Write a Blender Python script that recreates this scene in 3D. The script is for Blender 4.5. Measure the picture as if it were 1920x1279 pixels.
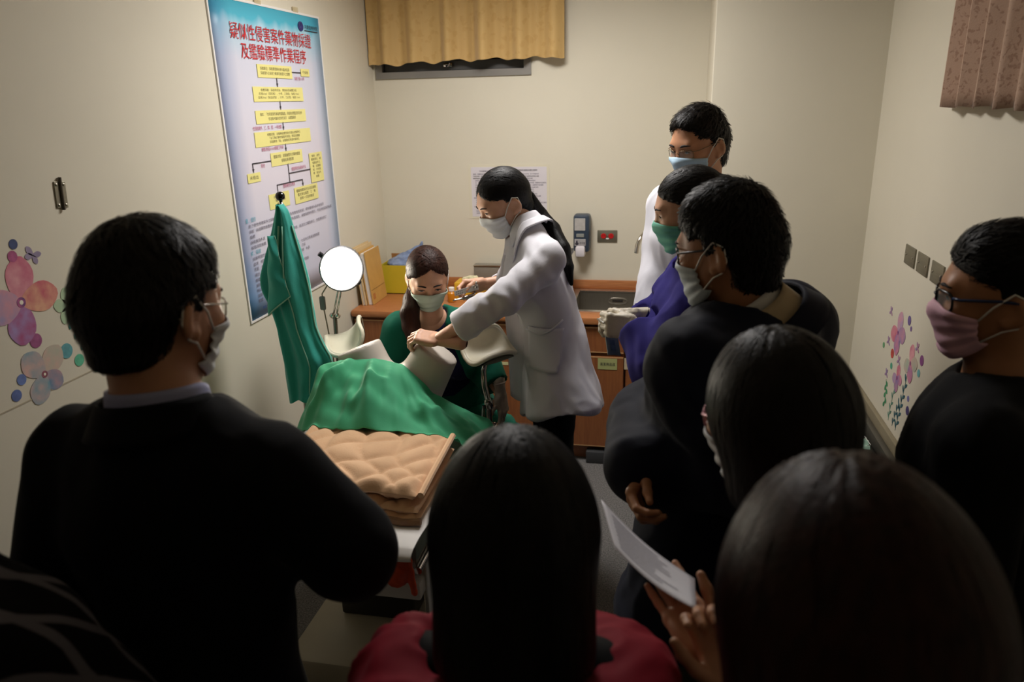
import bpy, bmesh, math, random
import numpy as np
from mathutils import Vector, Matrix, Quaternion, Euler

for o in list(bpy.data.objects):
    bpy.data.objects.remove(o, do_unlink=True)
SC = bpy.context.scene
COL = SC.collection
V3 = lambda *a: np.array(a, dtype=float)

# ------------------------------------------------------------------ camera
cam = bpy.data.cameras.new('camera'); camo = bpy.data.objects.new('camera', cam); COL.objects.link(camo)
cam.sensor_width = 36; cam.sensor_fit = 'HORIZONTAL'; cam.lens = 1385.85 / 1920 * 36
_y, _p, _r = math.radians(-11.711), math.radians(18.0586), math.radians(-1.4887)
_f = V3(math.sin(_y) * math.cos(_p), math.cos(_y) * math.cos(_p), -math.sin(_p))
_rt = V3(math.cos(_y), -math.sin(_y), 0); _u = np.cross(_rt, _f)
_r2 = math.cos(_r) * _rt + math.sin(_r) * _u; _u2 = -math.sin(_r) * _rt + math.cos(_r) * _u
camo.matrix_world = Matrix(((_r2[0], _u2[0], -_f[0], 0), (_r2[1], _u2[1], -_f[1], 0), (_r2[2], _u2[2], -_f[2], 1.9), (0, 0, 0, 1)))
cam.clip_start = 0.05
cam.dof.use_dof = True; cam.dof.focus_distance = 2.6; cam.dof.aperture_fstop = 3.6
SC.camera = camo

# ------------------------------------------------------------------ light and exposure
W = bpy.data.worlds.new('world'); SC.world = W; W.use_nodes = True
W.node_tree.nodes['Background'].inputs[0].default_value = (1.0, .86, .70, 1)
W.node_tree.nodes['Background'].inputs[1].default_value = 0.0
SC.view_settings.view_transform = 'Standard'; SC.view_settings.look = 'None'
SC.view_settings.exposure = 0.1; SC.view_settings.gamma = 1; SC.view_settings.use_curve_mapping = False

PANELS = [(-.62, 2.98, .6, .6, 25.0)]     # the room's ceiling luminaire, above the frame: x, y, size x, size y, watts
for (lx, ly, sx, sy, pw) in PANELS:
    L = bpy.data.lights.new('ceiling_panel_offscreen', 'AREA'); L.shape = 'RECTANGLE'; L.size = sx - .06; L.size_y = sy - .06
    L.energy = pw; L.color = (1.0, .98, .985)
    lo = bpy.data.objects.new('ceiling_panel_offscreen', L); COL.objects.link(lo); lo.location = (lx, ly, 2.575)

# ------------------------------------------------------------------ materials
def lin(c):
    if isinstance(c, str):
        c = tuple(int(c[i:i + 2], 16) / 255 for i in (1, 3, 5))
    return tuple((x / 12.92 if x <= .04045 else ((x + .055) / 1.055) ** 2.4) for x in c) + (1,)
MATS = {}
def mat(name, col, rough=.6, metal=0, var=.08, vscale=8, bump=0, bscale=60, stretch=None, spec=None, sss=0, alpha=1, trans=0, col2=None, coat=0, sheen=0, emit=0):
    if name in MATS: return MATS[name]
    m = bpy.data.materials.new(name); m.use_nodes = True
    nt = m.node_tree; N = nt.nodes; b = N['Principled BSDF']
    c = lin(col)
    tc = N.new('ShaderNodeTexCoord'); mp = N.new('ShaderNodeMapping'); nt.links.new(tc.outputs['Object'], mp.inputs[0])
    if stretch: mp.inputs['Scale'].default_value = stretch
    no = N.new('ShaderNodeTexNoise'); no.inputs['Scale'].default_value = vscale; no.inputs['Detail'].default_value = 5
    nt.links.new(mp.outputs[0], no.inputs[0])
    rp = N.new('ShaderNodeValToRGB'); rp.color_ramp.elements[0].position = .3; rp.color_ramp.elements[1].position = .7
    a = tuple(max(0, x * (1 - var)) for x in c[:3]) + (1,); d = lin(col2) if col2 else tuple(min(1, x * (1 + var)) for x in c[:3]) + (1,)
    rp.color_ramp.elements[0].color = a; rp.color_ramp.elements[1].color = d
    nt.links.new(no.outputs[0], rp.inputs[0]); nt.links.new(rp.outputs[0], b.inputs['Base Color'])
    b.inputs['Roughness'].default_value = rough; b.inputs['Metallic'].default_value = metal
    if spec is not None: b.inputs['Specular IOR Level'].default_value = spec
    if sss:
        b.inputs['Subsurface Weight'].default_value = sss; b.inputs['Subsurface Radius'].default_value = (.01, .004, .002)
    if alpha < 1: b.inputs['Alpha'].default_value = alpha
    if trans: b.inputs['Transmission Weight'].default_value = trans
    if coat: b.inputs['Coat Weight'].default_value = coat
    if sheen: b.inputs['Sheen Weight'].default_value = sheen
    if emit:
        b.inputs['Emission Color'].default_value = c; b.inputs['Emission Strength'].default_value = emit
    if bump:
        n2 = N.new('ShaderNodeTexNoise'); n2.inputs['Scale'].default_value = bscale; n2.inputs['Detail'].default_value = 4
        nt.links.new(mp.outputs[0], n2.inputs[0])
        bp = N.new('ShaderNodeBump'); bp.inputs['Strength'].default_value = bump; bp.inputs['Distance'].default_value = .003
        nt.links.new(n2.outputs[0], bp.inputs['Height']); nt.links.new(bp.outputs[0], b.inputs['Normal'])
    MATS[name] = m
    return m

# ------------------------------------------------------------------ object helpers
def tag(o, label=None, cat=None, group=None, kind=None):
    if label: o['label'] = label
    if cat: o['category'] = cat
    if group: o['group'] = group
    if kind: o['kind'] = kind
    return o
def empty(name, loc, label, cat, group=None, rz=0):
    o = bpy.data.objects.new(name, None); COL.objects.link(o); o.location = loc; o.rotation_euler = (0, 0, rz)
    o.empty_display_size = .05
    return tag(o, label, cat, group)
def link(name, me, m, parent=None, smooth=False, world=True):
    """world=True: the mesh coordinates are world coordinates, even when parented"""
    o = bpy.data.objects.new(name, me); COL.objects.link(o)
    if m is not None and len(me.materials) == 0: me.materials.append(m)
    if parent is not None:
        o.parent = parent
        if world:
            bpy.context.view_layer.update() if False else None
            o.matrix_parent_inverse = wmat(parent).inverted()
    if smooth:
        me.polygons.foreach_set('use_smooth', np.ones(len(me.polygons), dtype=bool))
    return o
def wmat(o):
    m = Matrix.LocRotScale(o.location, o.rotation_euler, o.scale)
    if o.parent is not None: return wmat(o.parent) @ o.matrix_parent_inverse @ m
    return m
def np_mesh(name, v, faces):
    me = bpy.data.meshes.new(name)
    v = np.asarray(v, dtype=np.float32)
    if isinstance(faces, np.ndarray):
        k = faces.shape[1]
        me.vertices.add(len(v)); me.vertices.foreach_set('co', v.ravel())
        me.loops.add(faces.size); me.loops.foreach_set('vertex_index', faces.ravel().astype(np.int32))
        me.polygons.add(len(faces)); me.polygons.foreach_set('loop_start', np.arange(0, faces.size, k, dtype=np.int32))
        me.polygons.foreach_set('loop_total', np.full(len(faces), k, dtype=np.int32))
        me.update(calc_edges=True); me.validate()
    else:
        me.from_pydata([tuple(x) for x in v], [], faces)
    return me

class MB:
    def __init__(s): s.v = []; s.f = []
    def add(s, v, f):
        o = len(s.v); s.v += [tuple(map(float, x)) for x in v]; s.f += [tuple(i + o for i in q) for q in f]; return s
    def box(s, lo, hi, bev=0, M=None):
        bm = bmesh.new(); bmesh.ops.create_cube(bm, size=1)
        lo = np.minimum(lo, hi) if False else lo
        for v in bm.verts:
            v.co = [lo[i] + (v.co[i] + .5) * (hi[i] - lo[i]) for i in range(3)]
        if bev: bmesh.ops.bevel(bm, geom=list(bm.edges), offset=bev, segments=2, profile=.5, affect='EDGES')
        if M is not None: bm.transform(M)
        bm.verts.index_update()
        s.add([v.co for v in bm.verts], [[v.index for v in f.verts] for f in bm.faces]); bm.free(); return s
    def frame(s, o0, o1, w, fn, d0, d1, bev=0):
        """four bars round a rectangle, meeting without overlap; fn(u, v, d) gives the point"""
        (u0, v0), (u1, v1) = o0, o1; wl, wr, wb, wt = w if isinstance(w, tuple) else (w,) * 4
        for (a0, b0, a1, b1) in ((u0, v0, u1, v0 + wb), (u0, v1 - wt, u1, v1), (u0, v0 + wb, u0 + wl, v1 - wt), (u1 - wr, v0 + wb, u1, v1 - wt)):
            p, q = fn(a0, b0, d0), fn(a1, b1, d1); s.box([min(x, y) for x, y in zip(p, q)], [max(x, y) for x, y in zip(p, q)], bev)
        return s
    def tube(s, pts, r, seg=8, cap=True, closed=False):
        P = [Vector(p) for p in pts]; n = len(P); R = r if isinstance(r, (list, tuple)) else [r] * n
        rings = []; up = None
        for i in range(n):
            if closed: t = P[(i + 1) % n] - P[i - 1]
            else: t = P[min(i + 1, n - 1)] - P[max(i - 1, 0)]
            if t.length < 1e-9: t = Vector((0, 0, 1))
            t.normalize()
            if up is None:
                a = Vector((0, 0, 1)) if abs(t.z) < .9 else Vector((1, 0, 0)); up = (a - t * a.dot(t)).normalized()
            else:
                up = (up - t * up.dot(t)); up = up.normalized() if up.length > 1e-6 else t.orthogonal().normalized()
            b = t.cross(up)
            rings.append([P[i] + (up * math.cos(2 * math.pi * k / seg) + b * math.sin(2 * math.pi * k / seg)) * R[i] for k in range(seg)])
        v = [x for q in rings for x in q]; f = []
        m = n if closed else n - 1
        for i in range(m):
            for k in range(seg):
                f.append((i * seg + k, i * seg + (k + 1) % seg, ((i + 1) % n) * seg + (k + 1) % seg, ((i + 1) % n) * seg + k))
        if cap and not closed:
            f.append(tuple(range(seg - 1, -1, -1))); f.append(tuple((n - 1) * seg + k for k in range(seg)))
        return s.add(v, f)
    def lathe(s, prof, c=(0, 0, 0), seg=24, M=None, caps=True):
        v = []; f = []; n = len(prof)
        for (r, z) in prof:
            for k in range(seg):
                a = 2 * math.pi * k / seg; p = Vector((r * math.cos(a), r * math.sin(a), z))
                if M is not None: p = M @ p
                v.append(p + Vector(c))
        for i in range(n - 1):
            for k in range(seg):
                f.append((i * seg + k, i * seg + (k + 1) % seg, (i + 1) * seg + (k + 1) % seg, (i + 1) * seg + k))
        if caps: f.append(tuple(range(seg - 1, -1, -1))); f.append(tuple((n - 1) * seg + k for k in range(seg)))
        return s.add(v, f)
    def prism(s, poly, d0, d1, fn):
        """poly of (u,v); fn(u,v,d) gives the point; extruded from d0 to d1"""
        n = len(poly)
        v = [fn(u, w, d0) for u, w in poly] + [fn(u, w, d1) for u, w in poly]
        f = [tuple(range(n - 1, -1, -1)), tuple(range(n, 2 * n))] + [(i, (i + 1) % n, n + (i + 1) % n, n + i) for i in range(n)]
        return s.add(v, f)
    def grid(s, fn, nu, nv):
        v = [fn(i / nu, j / nv) for i in range(nu + 1) for j in range(nv + 1)]
        f = [(i * (nv + 1) + j, (i + 1) * (nv + 1) + j, (i + 1) * (nv + 1) + j + 1, i * (nv + 1) + j + 1) for i in range(nu) for j in range(nv)]
        return s.add(v, f)
    def build(s, name, m, parent=None, smooth=False, recalc=True):
        me = bpy.data.meshes.new(name); me.from_pydata(s.v, [], s.f)
        if recalc:
            bm = bmesh.new(); bm.from_mesh(me); bmesh.ops.recalc_face_normals(bm, faces=bm.faces); bm.to_mesh(me); bm.free()
        o = link(name, me, m, parent)
        if smooth:
            me.polygons.foreach_set('use_smooth', np.ones(len(me.polygons), dtype=bool))
            if smooth != 'all': me.set_sharp_from_angle(angle=math.radians(40))
        return o

def text_mesh(body, size, origin, ux, uy, nrm_off=.0006, align='LEFT', xs=1.0, spacing=1.0, width=None):
    """flat print: text laid in the plane origin + ux*a + uy*b ; returns a mesh"""
    cu = bpy.data.curves.new('txt', 'FONT'); cu.body = body; cu.size = size; cu.align_x = align; cu.resolution_u = 1; cu.space_line = spacing
    to = bpy.data.objects.new('txt', cu); COL.objects.link(to)
    bpy.context.view_layer.update()
    me = bpy.data.meshes.new_from_object(to.evaluated_get(bpy.context.evaluated_depsgraph_get()))
    bpy.data.objects.remove(to, do_unlink=True); bpy.data.curves.remove(cu)
    n = len(me.vertices); co = np.zeros(n * 3, dtype=np.float32); me.vertices.foreach_get('co', co); co = co.reshape(-1, 3)
    if width and n:
        x0, x1 = co[:, 0].min(), co[:, 0].max(); xs = width / max(x1 - x0, 1e-6)
    ux = np.array(ux, float); uy = np.array(uy, float); nz = np.cross(ux, uy)
    out = np.array(origin) + np.outer(co[:, 0] * xs, ux) + np.outer(co[:, 1], uy) + nz * nrm_off
    me.vertices.foreach_set('co', out.astype(np.float32).ravel()); me.update(); me.materials.clear()
    return me

# ------------------------------------------------------------------ noise
def _hash(ix, iy, iz, seed):
    h = (ix.astype(np.int64) * 374761393 + iy.astype(np.int64) * 668265263 + iz.astype(np.int64) * 2147483647 + seed * 1274126177) & 0xffffffff
    h = ((h ^ (h >> 13)) * 1274126177) & 0xffffffff
    h = h ^ (h >> 16)
    return (h & 0xffff) / 65535.0
def vnoise(P, seed=0):
    P = np.asarray(P, float); i = np.floor(P); f = P - i; f = f * f * f * (f * (f * 6 - 15) + 10)
    i = i.astype(np.int64); r = 0
    for dx in (0, 1):
        for dy in (0, 1):
            for dz in (0, 1):
                w = (f[:, 0] if dx else 1 - f[:, 0]) * (f[:, 1] if dy else 1 - f[:, 1]) * (f[:, 2] if dz else 1 - f[:, 2])
                r = r + w * _hash(i[:, 0] + dx, i[:, 1] + dy, i[:, 2] + dz, seed)
    return r * 2 - 1
def fbm(P, seed=0, o=3):
    r = 0; a = 1; t = 0
    for k in range(o):
        r = r + a * vnoise(np.asarray(P) * 2 ** k + 17.3 * k, seed + k); t += a; a *= .5
    return r / t

# ------------------------------------------------------------------ implicit surfaces
def unit(v):
    v = np.asarray(v, float); n = np.linalg.norm(v); return v / n if n > 1e-9 else v
class SDF:
    def __init__(s, lo, hi, h):
        s.h = h; s.lo = np.asarray(lo, float) - 3 * h; n = np.ceil((np.asarray(hi, float) - s.lo) / h).astype(int) + 4
        s.n = n; s.ax = [(s.lo[i] + h * np.arange(n[i])).astype(np.float32) for i in range(3)]
        s.v = np.full(n, 1.0, dtype=np.float32)
    def _op(s, fn, lo, hi, k, mode):
        m = k + 5 * s.h
        a = np.maximum(np.floor((np.asarray(lo) - m - s.lo) / s.h).astype(int), 0); b = np.minimum(np.ceil((np.asarray(hi) + m - s.lo) / s.h).astype(int) + 1, s.n)
        if np.any(b <= a): return s
        sl = tuple(slice(a[i], b[i]) for i in range(3))
        X = s.ax[0][sl[0]][:, None, None]; Y = s.ax[1][sl[1]][None, :, None]; Z = s.ax[2][sl[2]][None, None, :]
        d = fn(X, Y, Z).astype(np.float32); c = s.v[sl]
        if mode == 'sub': c = -c
        q = np.maximum(k - np.abs(c - d), 0) / max(k, 1e-6)
        r = np.minimum(c, d) - q * q * k * .25
        s.v[sl] = -r if mode == 'sub' else r
        return s
    def cone(s, a, b, ra, rb, k=.01, flat=None, mode='add'):
        a = np.asarray(a, float); b = np.asarray(b, float); ab = b - a; L2 = max(float(ab @ ab), 1e-9); rm = max(ra, rb)
        def fn(X, Y, Z):
            px, py, pz = X - a[0], Y - a[1], Z - a[2]
            t = np.clip((px * ab[0] + py * ab[1] + pz * ab[2]) / L2, 0, 1)
            qx, qy, qz = px - t * ab[0], py - t * ab[1], pz - t * ab[2]
            if flat is not None:
                ax, fac = unit(flat[0]), flat[1]
                c = (qx * ax[0] + qy * ax[1] + qz * ax[2]) * (1 / fac - 1)
                qx, qy, qz = qx + c * ax[0], qy + c * ax[1], qz + c * ax[2]
            return np.sqrt(qx * qx + qy * qy + qz * qz) - (ra + t * (rb - ra))
        rr = rm * (max(1, flat[1]) if flat else 1)
        return s._op(fn, np.minimum(a, b) - rr, np.maximum(a, b) + rr, k, mode)
    def chain(s, pts, rs, k=.01, flat=None):
        for i in range(len(pts) - 1): s.cone(pts[i], pts[i + 1], rs[i], rs[i + 1], k, flat)
        return s
    def ell(s, c, r, R=None, k=.01, mode='add'):
        c = np.asarray(c, float); r = np.asarray(r, float) * np.ones(3); rm = r.max()
        def fn(X, Y, Z):
            x, y, z = X - c[0], Y - c[1], Z - c[2]
            if R is not None:
                x, y, z = (R[0, 0] * x + R[1, 0] * y + R[2, 0] * z), (R[0, 1] * x + R[1, 1] * y + R[2, 1] * z), (R[0, 2] * x + R[1, 2] * y + R[2, 2] * z)
            k0 = np.sqrt((x / r[0]) ** 2 + (y / r[1]) ** 2 + (z / r[2]) ** 2)
            k1 = np.sqrt((x / r[0] ** 2) ** 2 + (y / r[1] ** 2) ** 2 + (z / r[2] ** 2) ** 2) + 1e-6
            return k0 * (k0 - 1) / k1
        return s._op(fn, c - rm, c + rm, k, mode)
    def box(s, c, half, R=None, rnd=.005, k=.01, mode='add'):
        c = np.asarray(c, float); half = np.asarray(half, float); rm = np.linalg.norm(half)
        def fn(X, Y, Z):
            x, y, z = X - c[0], Y - c[1], Z - c[2]
            if R is not None:
                x, y, z = (R[0, 0] * x + R[1, 0] * y + R[2, 0] * z), (R[0, 1] * x + R[1, 1] * y + R[2, 1] * z), (R[0, 2] * x + R[1, 2] * y + R[2, 2] * z)
            x, y, z = np.abs(x) - half[0] + rnd, np.abs(y) - half[1] + rnd, np.abs(z) - half[2] + rnd
            o = np.sqrt(np.maximum(x, 0) ** 2 + np.maximum(y, 0) ** 2 + np.maximum(z, 0) ** 2)
            return o + np.minimum(np.maximum(np.maximum(x, y), z), 0) - rnd
        return s._op(fn, c - rm, c + rm, k, mode)
    def half(s, p, n, k=.004):
        """cut away the side that n points to"""
        p = np.asarray(p, float); n = unit(n)
        fn = lambda X, Y, Z: -((X - p[0]) * n[0] + (Y - p[1]) * n[1] + (Z - p[2]) * n[2])
        return s._op(fn, s.lo - 1, s.lo + 9, k, 'sub')
    def fn(s, f, lo, hi, k=.01, mode='add'):
        return s._op(f, lo, hi, k, mode)
    def sample(s, P):
        q = (np.asarray(P, float) - s.lo) / s.h; q = np.clip(q, 0, s.n - 1.001); i = q.astype(int); f = q - i; r = 0
        for dx in (0, 1):
            for dy in (0, 1):
                for dz in (0, 1):
                    w = (f[:, 0] if dx else 1 - f[:, 0]) * (f[:, 1] if dy else 1 - f[:, 1]) * (f[:, 2] if dz else 1 - f[:, 2])
                    r = r + w * s.v[i[:, 0] + dx, i[:, 1] + dy, i[:, 2] + dz]
        return r
    def grad(s, P):
        P = np.asarray(P, float); e = s.h * 1.5; g = np.zeros_like(P)
        for i in range(3):
            d = np.zeros(3); d[i] = e; g[:, i] = s.sample(P + d) - s.sample(P - d)
        return g / np.maximum(np.linalg.norm(g, axis=1, keepdims=True), 1e-6)
    def mesh(s):
        v = s.v; neg = v < 0; nx, ny, nz = v.shape
        cs = [(0, 0, 0), (1, 0, 0), (0, 1, 0), (1, 1, 0), (0, 0, 1), (1, 0, 1), (0, 1, 1), (1, 1, 1)]
        S = [neg[c[0]:nx - 1 + c[0], c[1]:ny - 1 + c[1], c[2]:nz - 1 + c[2]] for c in cs]
        tot = sum(x.astype(np.int8) for x in S); act = (tot > 0) & (tot < 8)
        I = np.argwhere(act); idx = np.full(act.shape, -1, dtype=np.int64); idx[act] = np.arange(len(I))
        val = np.stack([v[I[:, 0] + c[0], I[:, 1] + c[1], I[:, 2] + c[2]] for c in cs], 1)
        acc = np.zeros((len(I), 3)); cnt = np.zeros(len(I))
        E = [(0, 1), (2, 3), (4, 5), (6, 7), (0, 2), (1, 3), (4, 6), (5, 7), (0, 4), (1, 5), (2, 6), (3, 7)]
        C = np.array(cs, float)
        for a, b in E:
            va, vb = val[:, a], val[:, b]; m = (va < 0) != (vb < 0); t = np.where(m, va / np.where(m, va - vb, 1), 0)
            acc += np.where(m[:, None], C[a] + t[:, None] * (C[b] - C[a]), 0); cnt += m
        P = (I + acc / cnt[:, None]) * s.h + s.lo
        F = []
        for ax in range(3):
            sl0 = [slice(1, n - 1) for n in v.shape]; sl1 = list(sl0); sl0[ax] = slice(0, v.shape[ax] - 1); sl1[ax] = slice(1, v.shape[ax])
            A = neg[tuple(sl0)]; B = neg[tuple(sl1)]
            for flip, msk in ((0, A & ~B), (1, ~A & B)):
                q = np.argwhere(msk); off = np.array([1, 1, 1]); off[ax] = 0; q = q + off
                o1, o2 = [(1, 2), (2, 0), (0, 1)][ax]
                def sh(d1, d2):
                    w = q.copy(); w[:, o1] -= d1; w[:, o2] -= d2; return idx[w[:, 0], w[:, 1], w[:, 2]]
                quad = np.stack([sh(1, 1), sh(0, 1), sh(0, 0), sh(1, 0)], 1)
                if flip: quad = quad[:, ::-1]
                F.append(quad)
        F = np.concatenate(F); F = F[(F >= 0).all(1)]
        return P, F
def vnormals(P, F):
    n = np.cross(P[F[:, 2]] - P[F[:, 0]], P[F[:, 3]] - P[F[:, 1]]) if F.shape[1] == 4 else np.cross(P[F[:, 1]] - P[F[:, 0]], P[F[:, 2]] - P[F[:, 0]])
    N = np.zeros_like(P)
    for k in range(F.shape[1]):
        for c in range(3): N[:, c] += np.bincount(F[:, k], n[:, c], minlength=len(P))
    return N / np.maximum(np.linalg.norm(N, axis=1, keepdims=True), 1e-9)
def relax(P, F, it=2, lam=.5):
    E = np.concatenate([np.stack([F[:, i], F[:, (i + 1) % F.shape[1]]], 1) for i in range(F.shape[1])])
    for _ in range(it):
        A = np.zeros_like(P)
        c = np.bincount(E[:, 0], minlength=len(P)) + np.bincount(E[:, 1], minlength=len(P))
        for k in range(3):
            A[:, k] = np.bincount(E[:, 0], P[E[:, 1], k], minlength=len(P)) + np.bincount(E[:, 1], P[E[:, 0], k], minlength=len(P))
        P = P + lam * (A / np.maximum(c, 1)[:, None] - P)
    return P
def sdf_obj(name, F, m, parent=None, it=1, disp=None, M=None):
    P, Q = F.mesh(); P = relax(P, Q, it)
    if disp is not None:
        P = P + vnormals(P, Q) * disp(P)[:, None]
    if M is not None:
        P = P @ np.array(M.to_3x3()).T + np.array(M.translation)
    return link(name, np_mesh(name, P, Q), m, parent, smooth=True)
# ================================================================== the room
LX, BY, RX, CX, CY, ZC = -1.655, 4.26, .95, .205, 3.75, 2.6
M_wall = mat('cream_paint', '#d9d2bf', .75, var=.02, vscale=2.5, bump=.05, bscale=90)
M_ceil = mat('ceiling_white', '#e6e0d2', .9, var=.02)
def carpet():
    m = mat('grey_carpet', '#6d6b69', .95, var=.55, vscale=160, bump=.8, bscale=260)
    return m
def st(o): o['kind'] = 'structure'; return o
st(MB().box((-2, -1.3, -.1), (1.3, 4.6, 0)).build('floor', carpet()))
st(MB().box((-2, -1.3, ZC), (1.3, 4.6, ZC + .1)).build('ceiling', M_ceil))
st(MB().box((LX - .15, -1.3, 0), (LX, 4.4, ZC)).build('wall_left', M_wall))
WX0, WX1, WZ0, WZ1 = -1.635, -.735, 2.03, 2.5
b = MB()
b.box((LX, BY, 0), (CX, BY + .16, WZ0)); b.box((LX, BY, WZ1), (CX, BY + .16, ZC)); b.box((WX1, BY, WZ0), (CX, BY + .16, WZ1)); b.box((LX, BY, WZ0), (WX0, BY + .16, WZ1))
st(b.build('wall_back', M_wall))
st(MB().box((CX, CY, 0), (RX + .15, BY + .16, ZC), .004).build('wall_pillar', M_wall))
st(MB().box((RX, -1.3, 0), (RX + .15, CY + .02, ZC)).build('wall_right', M_wall))
b = MB(); b.box((LX, -1.3, 0), (-1.0, -1.15, ZC)); b.box((.1, -1.3, 0), (RX, -1.15, ZC)); b.box((-1.0, -1.3, 2.1), (.1, -1.15, ZC))
st(b.build('wall_rear', M_wall))
# window high in the back wall
M_alu = mat('dark_anodised_frame', '#86827c', .45, metal=.3, var=.05)
M_glass = mat('window_glass', '#20242a', .05, var=.0, spec=.6)
b = MB().frame((WX0, WZ0), (WX1, WZ1), (.04, .04, .036, .05), lambda u, v, d: (u, d, v), BY - .012, BY + .05)
wf = st(b.build('window_1', M_alu))
M_sash = mat('dark_sash', '#4c4b49', .5, metal=.2)
b = MB(); b.box((WX0 + .041, BY + .02, WZ0 + .037), (WX1 - .041, BY + .06, WZ0 + .09), .003); b.box((WX0 + .43, BY + .02, WZ0 + .091), (WX0 + .49, BY + .06, WZ1 - .051), .003)
b.build('sash', M_sash, wf)
for k in range(2):
    x0 = WX0 + .04 + k * .45; MB().box((x0, BY + .045, WZ0 + .085), (x0 + .40, BY + .051, WZ1 - .04)).build('pane', M_glass, wf)
M_chr = mat('chrome', '#cfcac2', .12, metal=1, var=.03)
b = MB(); b.box((-1.235, BY + .0, WZ0 + .055), (-1.185, BY + .03, WZ0 + .075), .003); b.tube([(-1.225, BY + .01, WZ0 + .062), (-1.205, BY - .012, WZ0 + .058), (-1.195, BY - .012, WZ0 + .075)], .006, 8)
b.build('latch', M_chr, wf, smooth=True)
# ceiling luminaire
M_lens = mat('luminaire_lens', '#fff1d8', .5, var=0, emit=6)
for (lx, ly, sx, sy, pw) in PANELS:
    t = empty('ceiling_light_offscreen', (lx, ly, ZC), 'bright square ceiling panel above the examination bed', 'ceiling light')
    b = MB().frame((lx - sx / 2, ly - sy / 2), (lx + sx / 2, ly + sy / 2), .03, lambda u, v, d: (u, v, d), ZC - .02, ZC - .0005)
    b.build('frame', M_ceil, t)
    MB().box((lx - sx / 2 + .03, ly - sy / 2 + .03, ZC - .012), (lx + sx / 2 - .03, ly + sy / 2 - .03, ZC - .004)).build('diffuser_offscreen', M_lens, t)

# ------------------------------------------------------------------ curtains
def pattern_cloth(name, c1, c2, scale, rough=.75):
    m = mat(name, c1, rough, var=.06, vscale=14, bump=.25, bscale=220, sheen=.2)
    nt = m.node_tree; N = nt.nodes; bs = N['Principled BSDF']
    vo = N.new('ShaderNodeTexVoronoi'); vo.inputs['Scale'].default_value = scale; vo.feature = 'F1'
    nz = N.new('ShaderNodeTexNoise'); nz.inputs['Scale'].default_value = scale * .8; nz.inputs['Detail'].default_value = 3
    tc = N['Texture Coordinate']; nt.links.new(tc.outputs['Object'], nz.inputs[0])
    mx = N.new('ShaderNodeMixRGB'); mx.blend_type = 'LINEAR_LIGHT'; mx.inputs[0].default_value = .04
    nt.links.new(tc.outputs['Object'], mx.inputs[1]); nt.links.new(nz.outputs[1], mx.inputs[2]); nt.links.new(mx.outputs[0], vo.inputs[0])
    r = N.new('ShaderNodeValToRGB'); r.color_ramp.elements[0].position = .28; r.color_ramp.elements[1].position = .42
    r.color_ramp.elements[0].color = lin(c2); r.color_ramp.elements[1].color = lin(c1)
    nt.links.new(vo.outputs[0], r.inputs[0]); nt.links.new(r.outputs[0], bs.inputs['Base Color'])
    return m
M_gold = pattern_cloth('gold_jacquard', '#c5a266', '#bf9b5e', 22)
M_pink = pattern_cloth('dusty_pink_jacquard', '#b1917a', '#9a7862', 46)
def solidify(o, t=.002, off=0):
    md = o.modifiers.new('thickness', 'SOLIDIFY'); md.thickness = t; md.offset = off; return o
def subsurf(o, n=1):
    md = o.modifiers.new('smooth', 'SUBSURF'); md.levels = n; md.render_levels = n; return o
rnd = random.Random(4)
t = empty('window_curtain', (-1.08, 4.2, 2.11), 'short gold patterned curtain over the dark window frame', 'curtain')
folds = sorted([0, .06, .14, .2, .29, .38, .47, .55, .66, .74, .83, .9, 1.0])
ph = [rnd.uniform(.6, 1.4) for _ in range(14)]
def gold(u, v):
    x = -1.648 + 1.105 * u
    d = 0
    for i in range(len(folds) - 1):
        if folds[i] <= u <= folds[i + 1]:
            q = (u - folds[i]) / (folds[i + 1] - folds[i]); d = math.sin(math.pi * q) ** 1.5 * (.072 if i % 2 else -.022) * ph[i]
    d *= .55 + .45 * v
    z = 2.56 - (2.56 - 2.112) * v + v * (.006 * math.sin(u * 31) + .004 * math.sin(u * 67 + 1)) - (.012 * max(0, 1 - u * 2.2)) * v
    return (x, 4.205 - d * .8 - .012 * v, z)
c = subsurf(solidify(MB().grid(gold, 150, 30).build('cloth', M_gold, t, smooth='all'), .003), 1)
MB().grid(lambda u, v: tuple(np.array(gold(u, .86 + .14 * v)) + np.array((0, -.0035, 0))), 150, 6).build('hem', M_gold, t, smooth='all')
MB().tube([(-1.645, 4.2, 2.575), (-.5, 4.2, 2.575)], .01, 10).build('rod', M_chr, t, smooth=True)
t = empty('window_curtain', (.88, 2.5, 1.84), 'dusty pink patterned curtain hanging in sharp pleats on right wall', 'curtain')
def pink(u, v):
    y = 2.87 - u * 1.15
    s = u * 8.2; q = s - math.floor(s)
    d = (.052 * (q if q < .72 else (1 - q) / .28 * .72) - .012) * (.8 + .2 * v)
    z = 2.56 - (2.56 - 1.845) * v
    return (.905 - d, y, z + .004 * math.sin(u * 40) * v)
solidify(MB().grid(pink, 180, 16).build('cloth', M_pink, t, smooth=True), .003)
MB().tube([(.9, 2.9, 2.57), (.9, 1.7, 2.57)], .01, 10).build('rod', M_chr, t, smooth=True)

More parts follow.
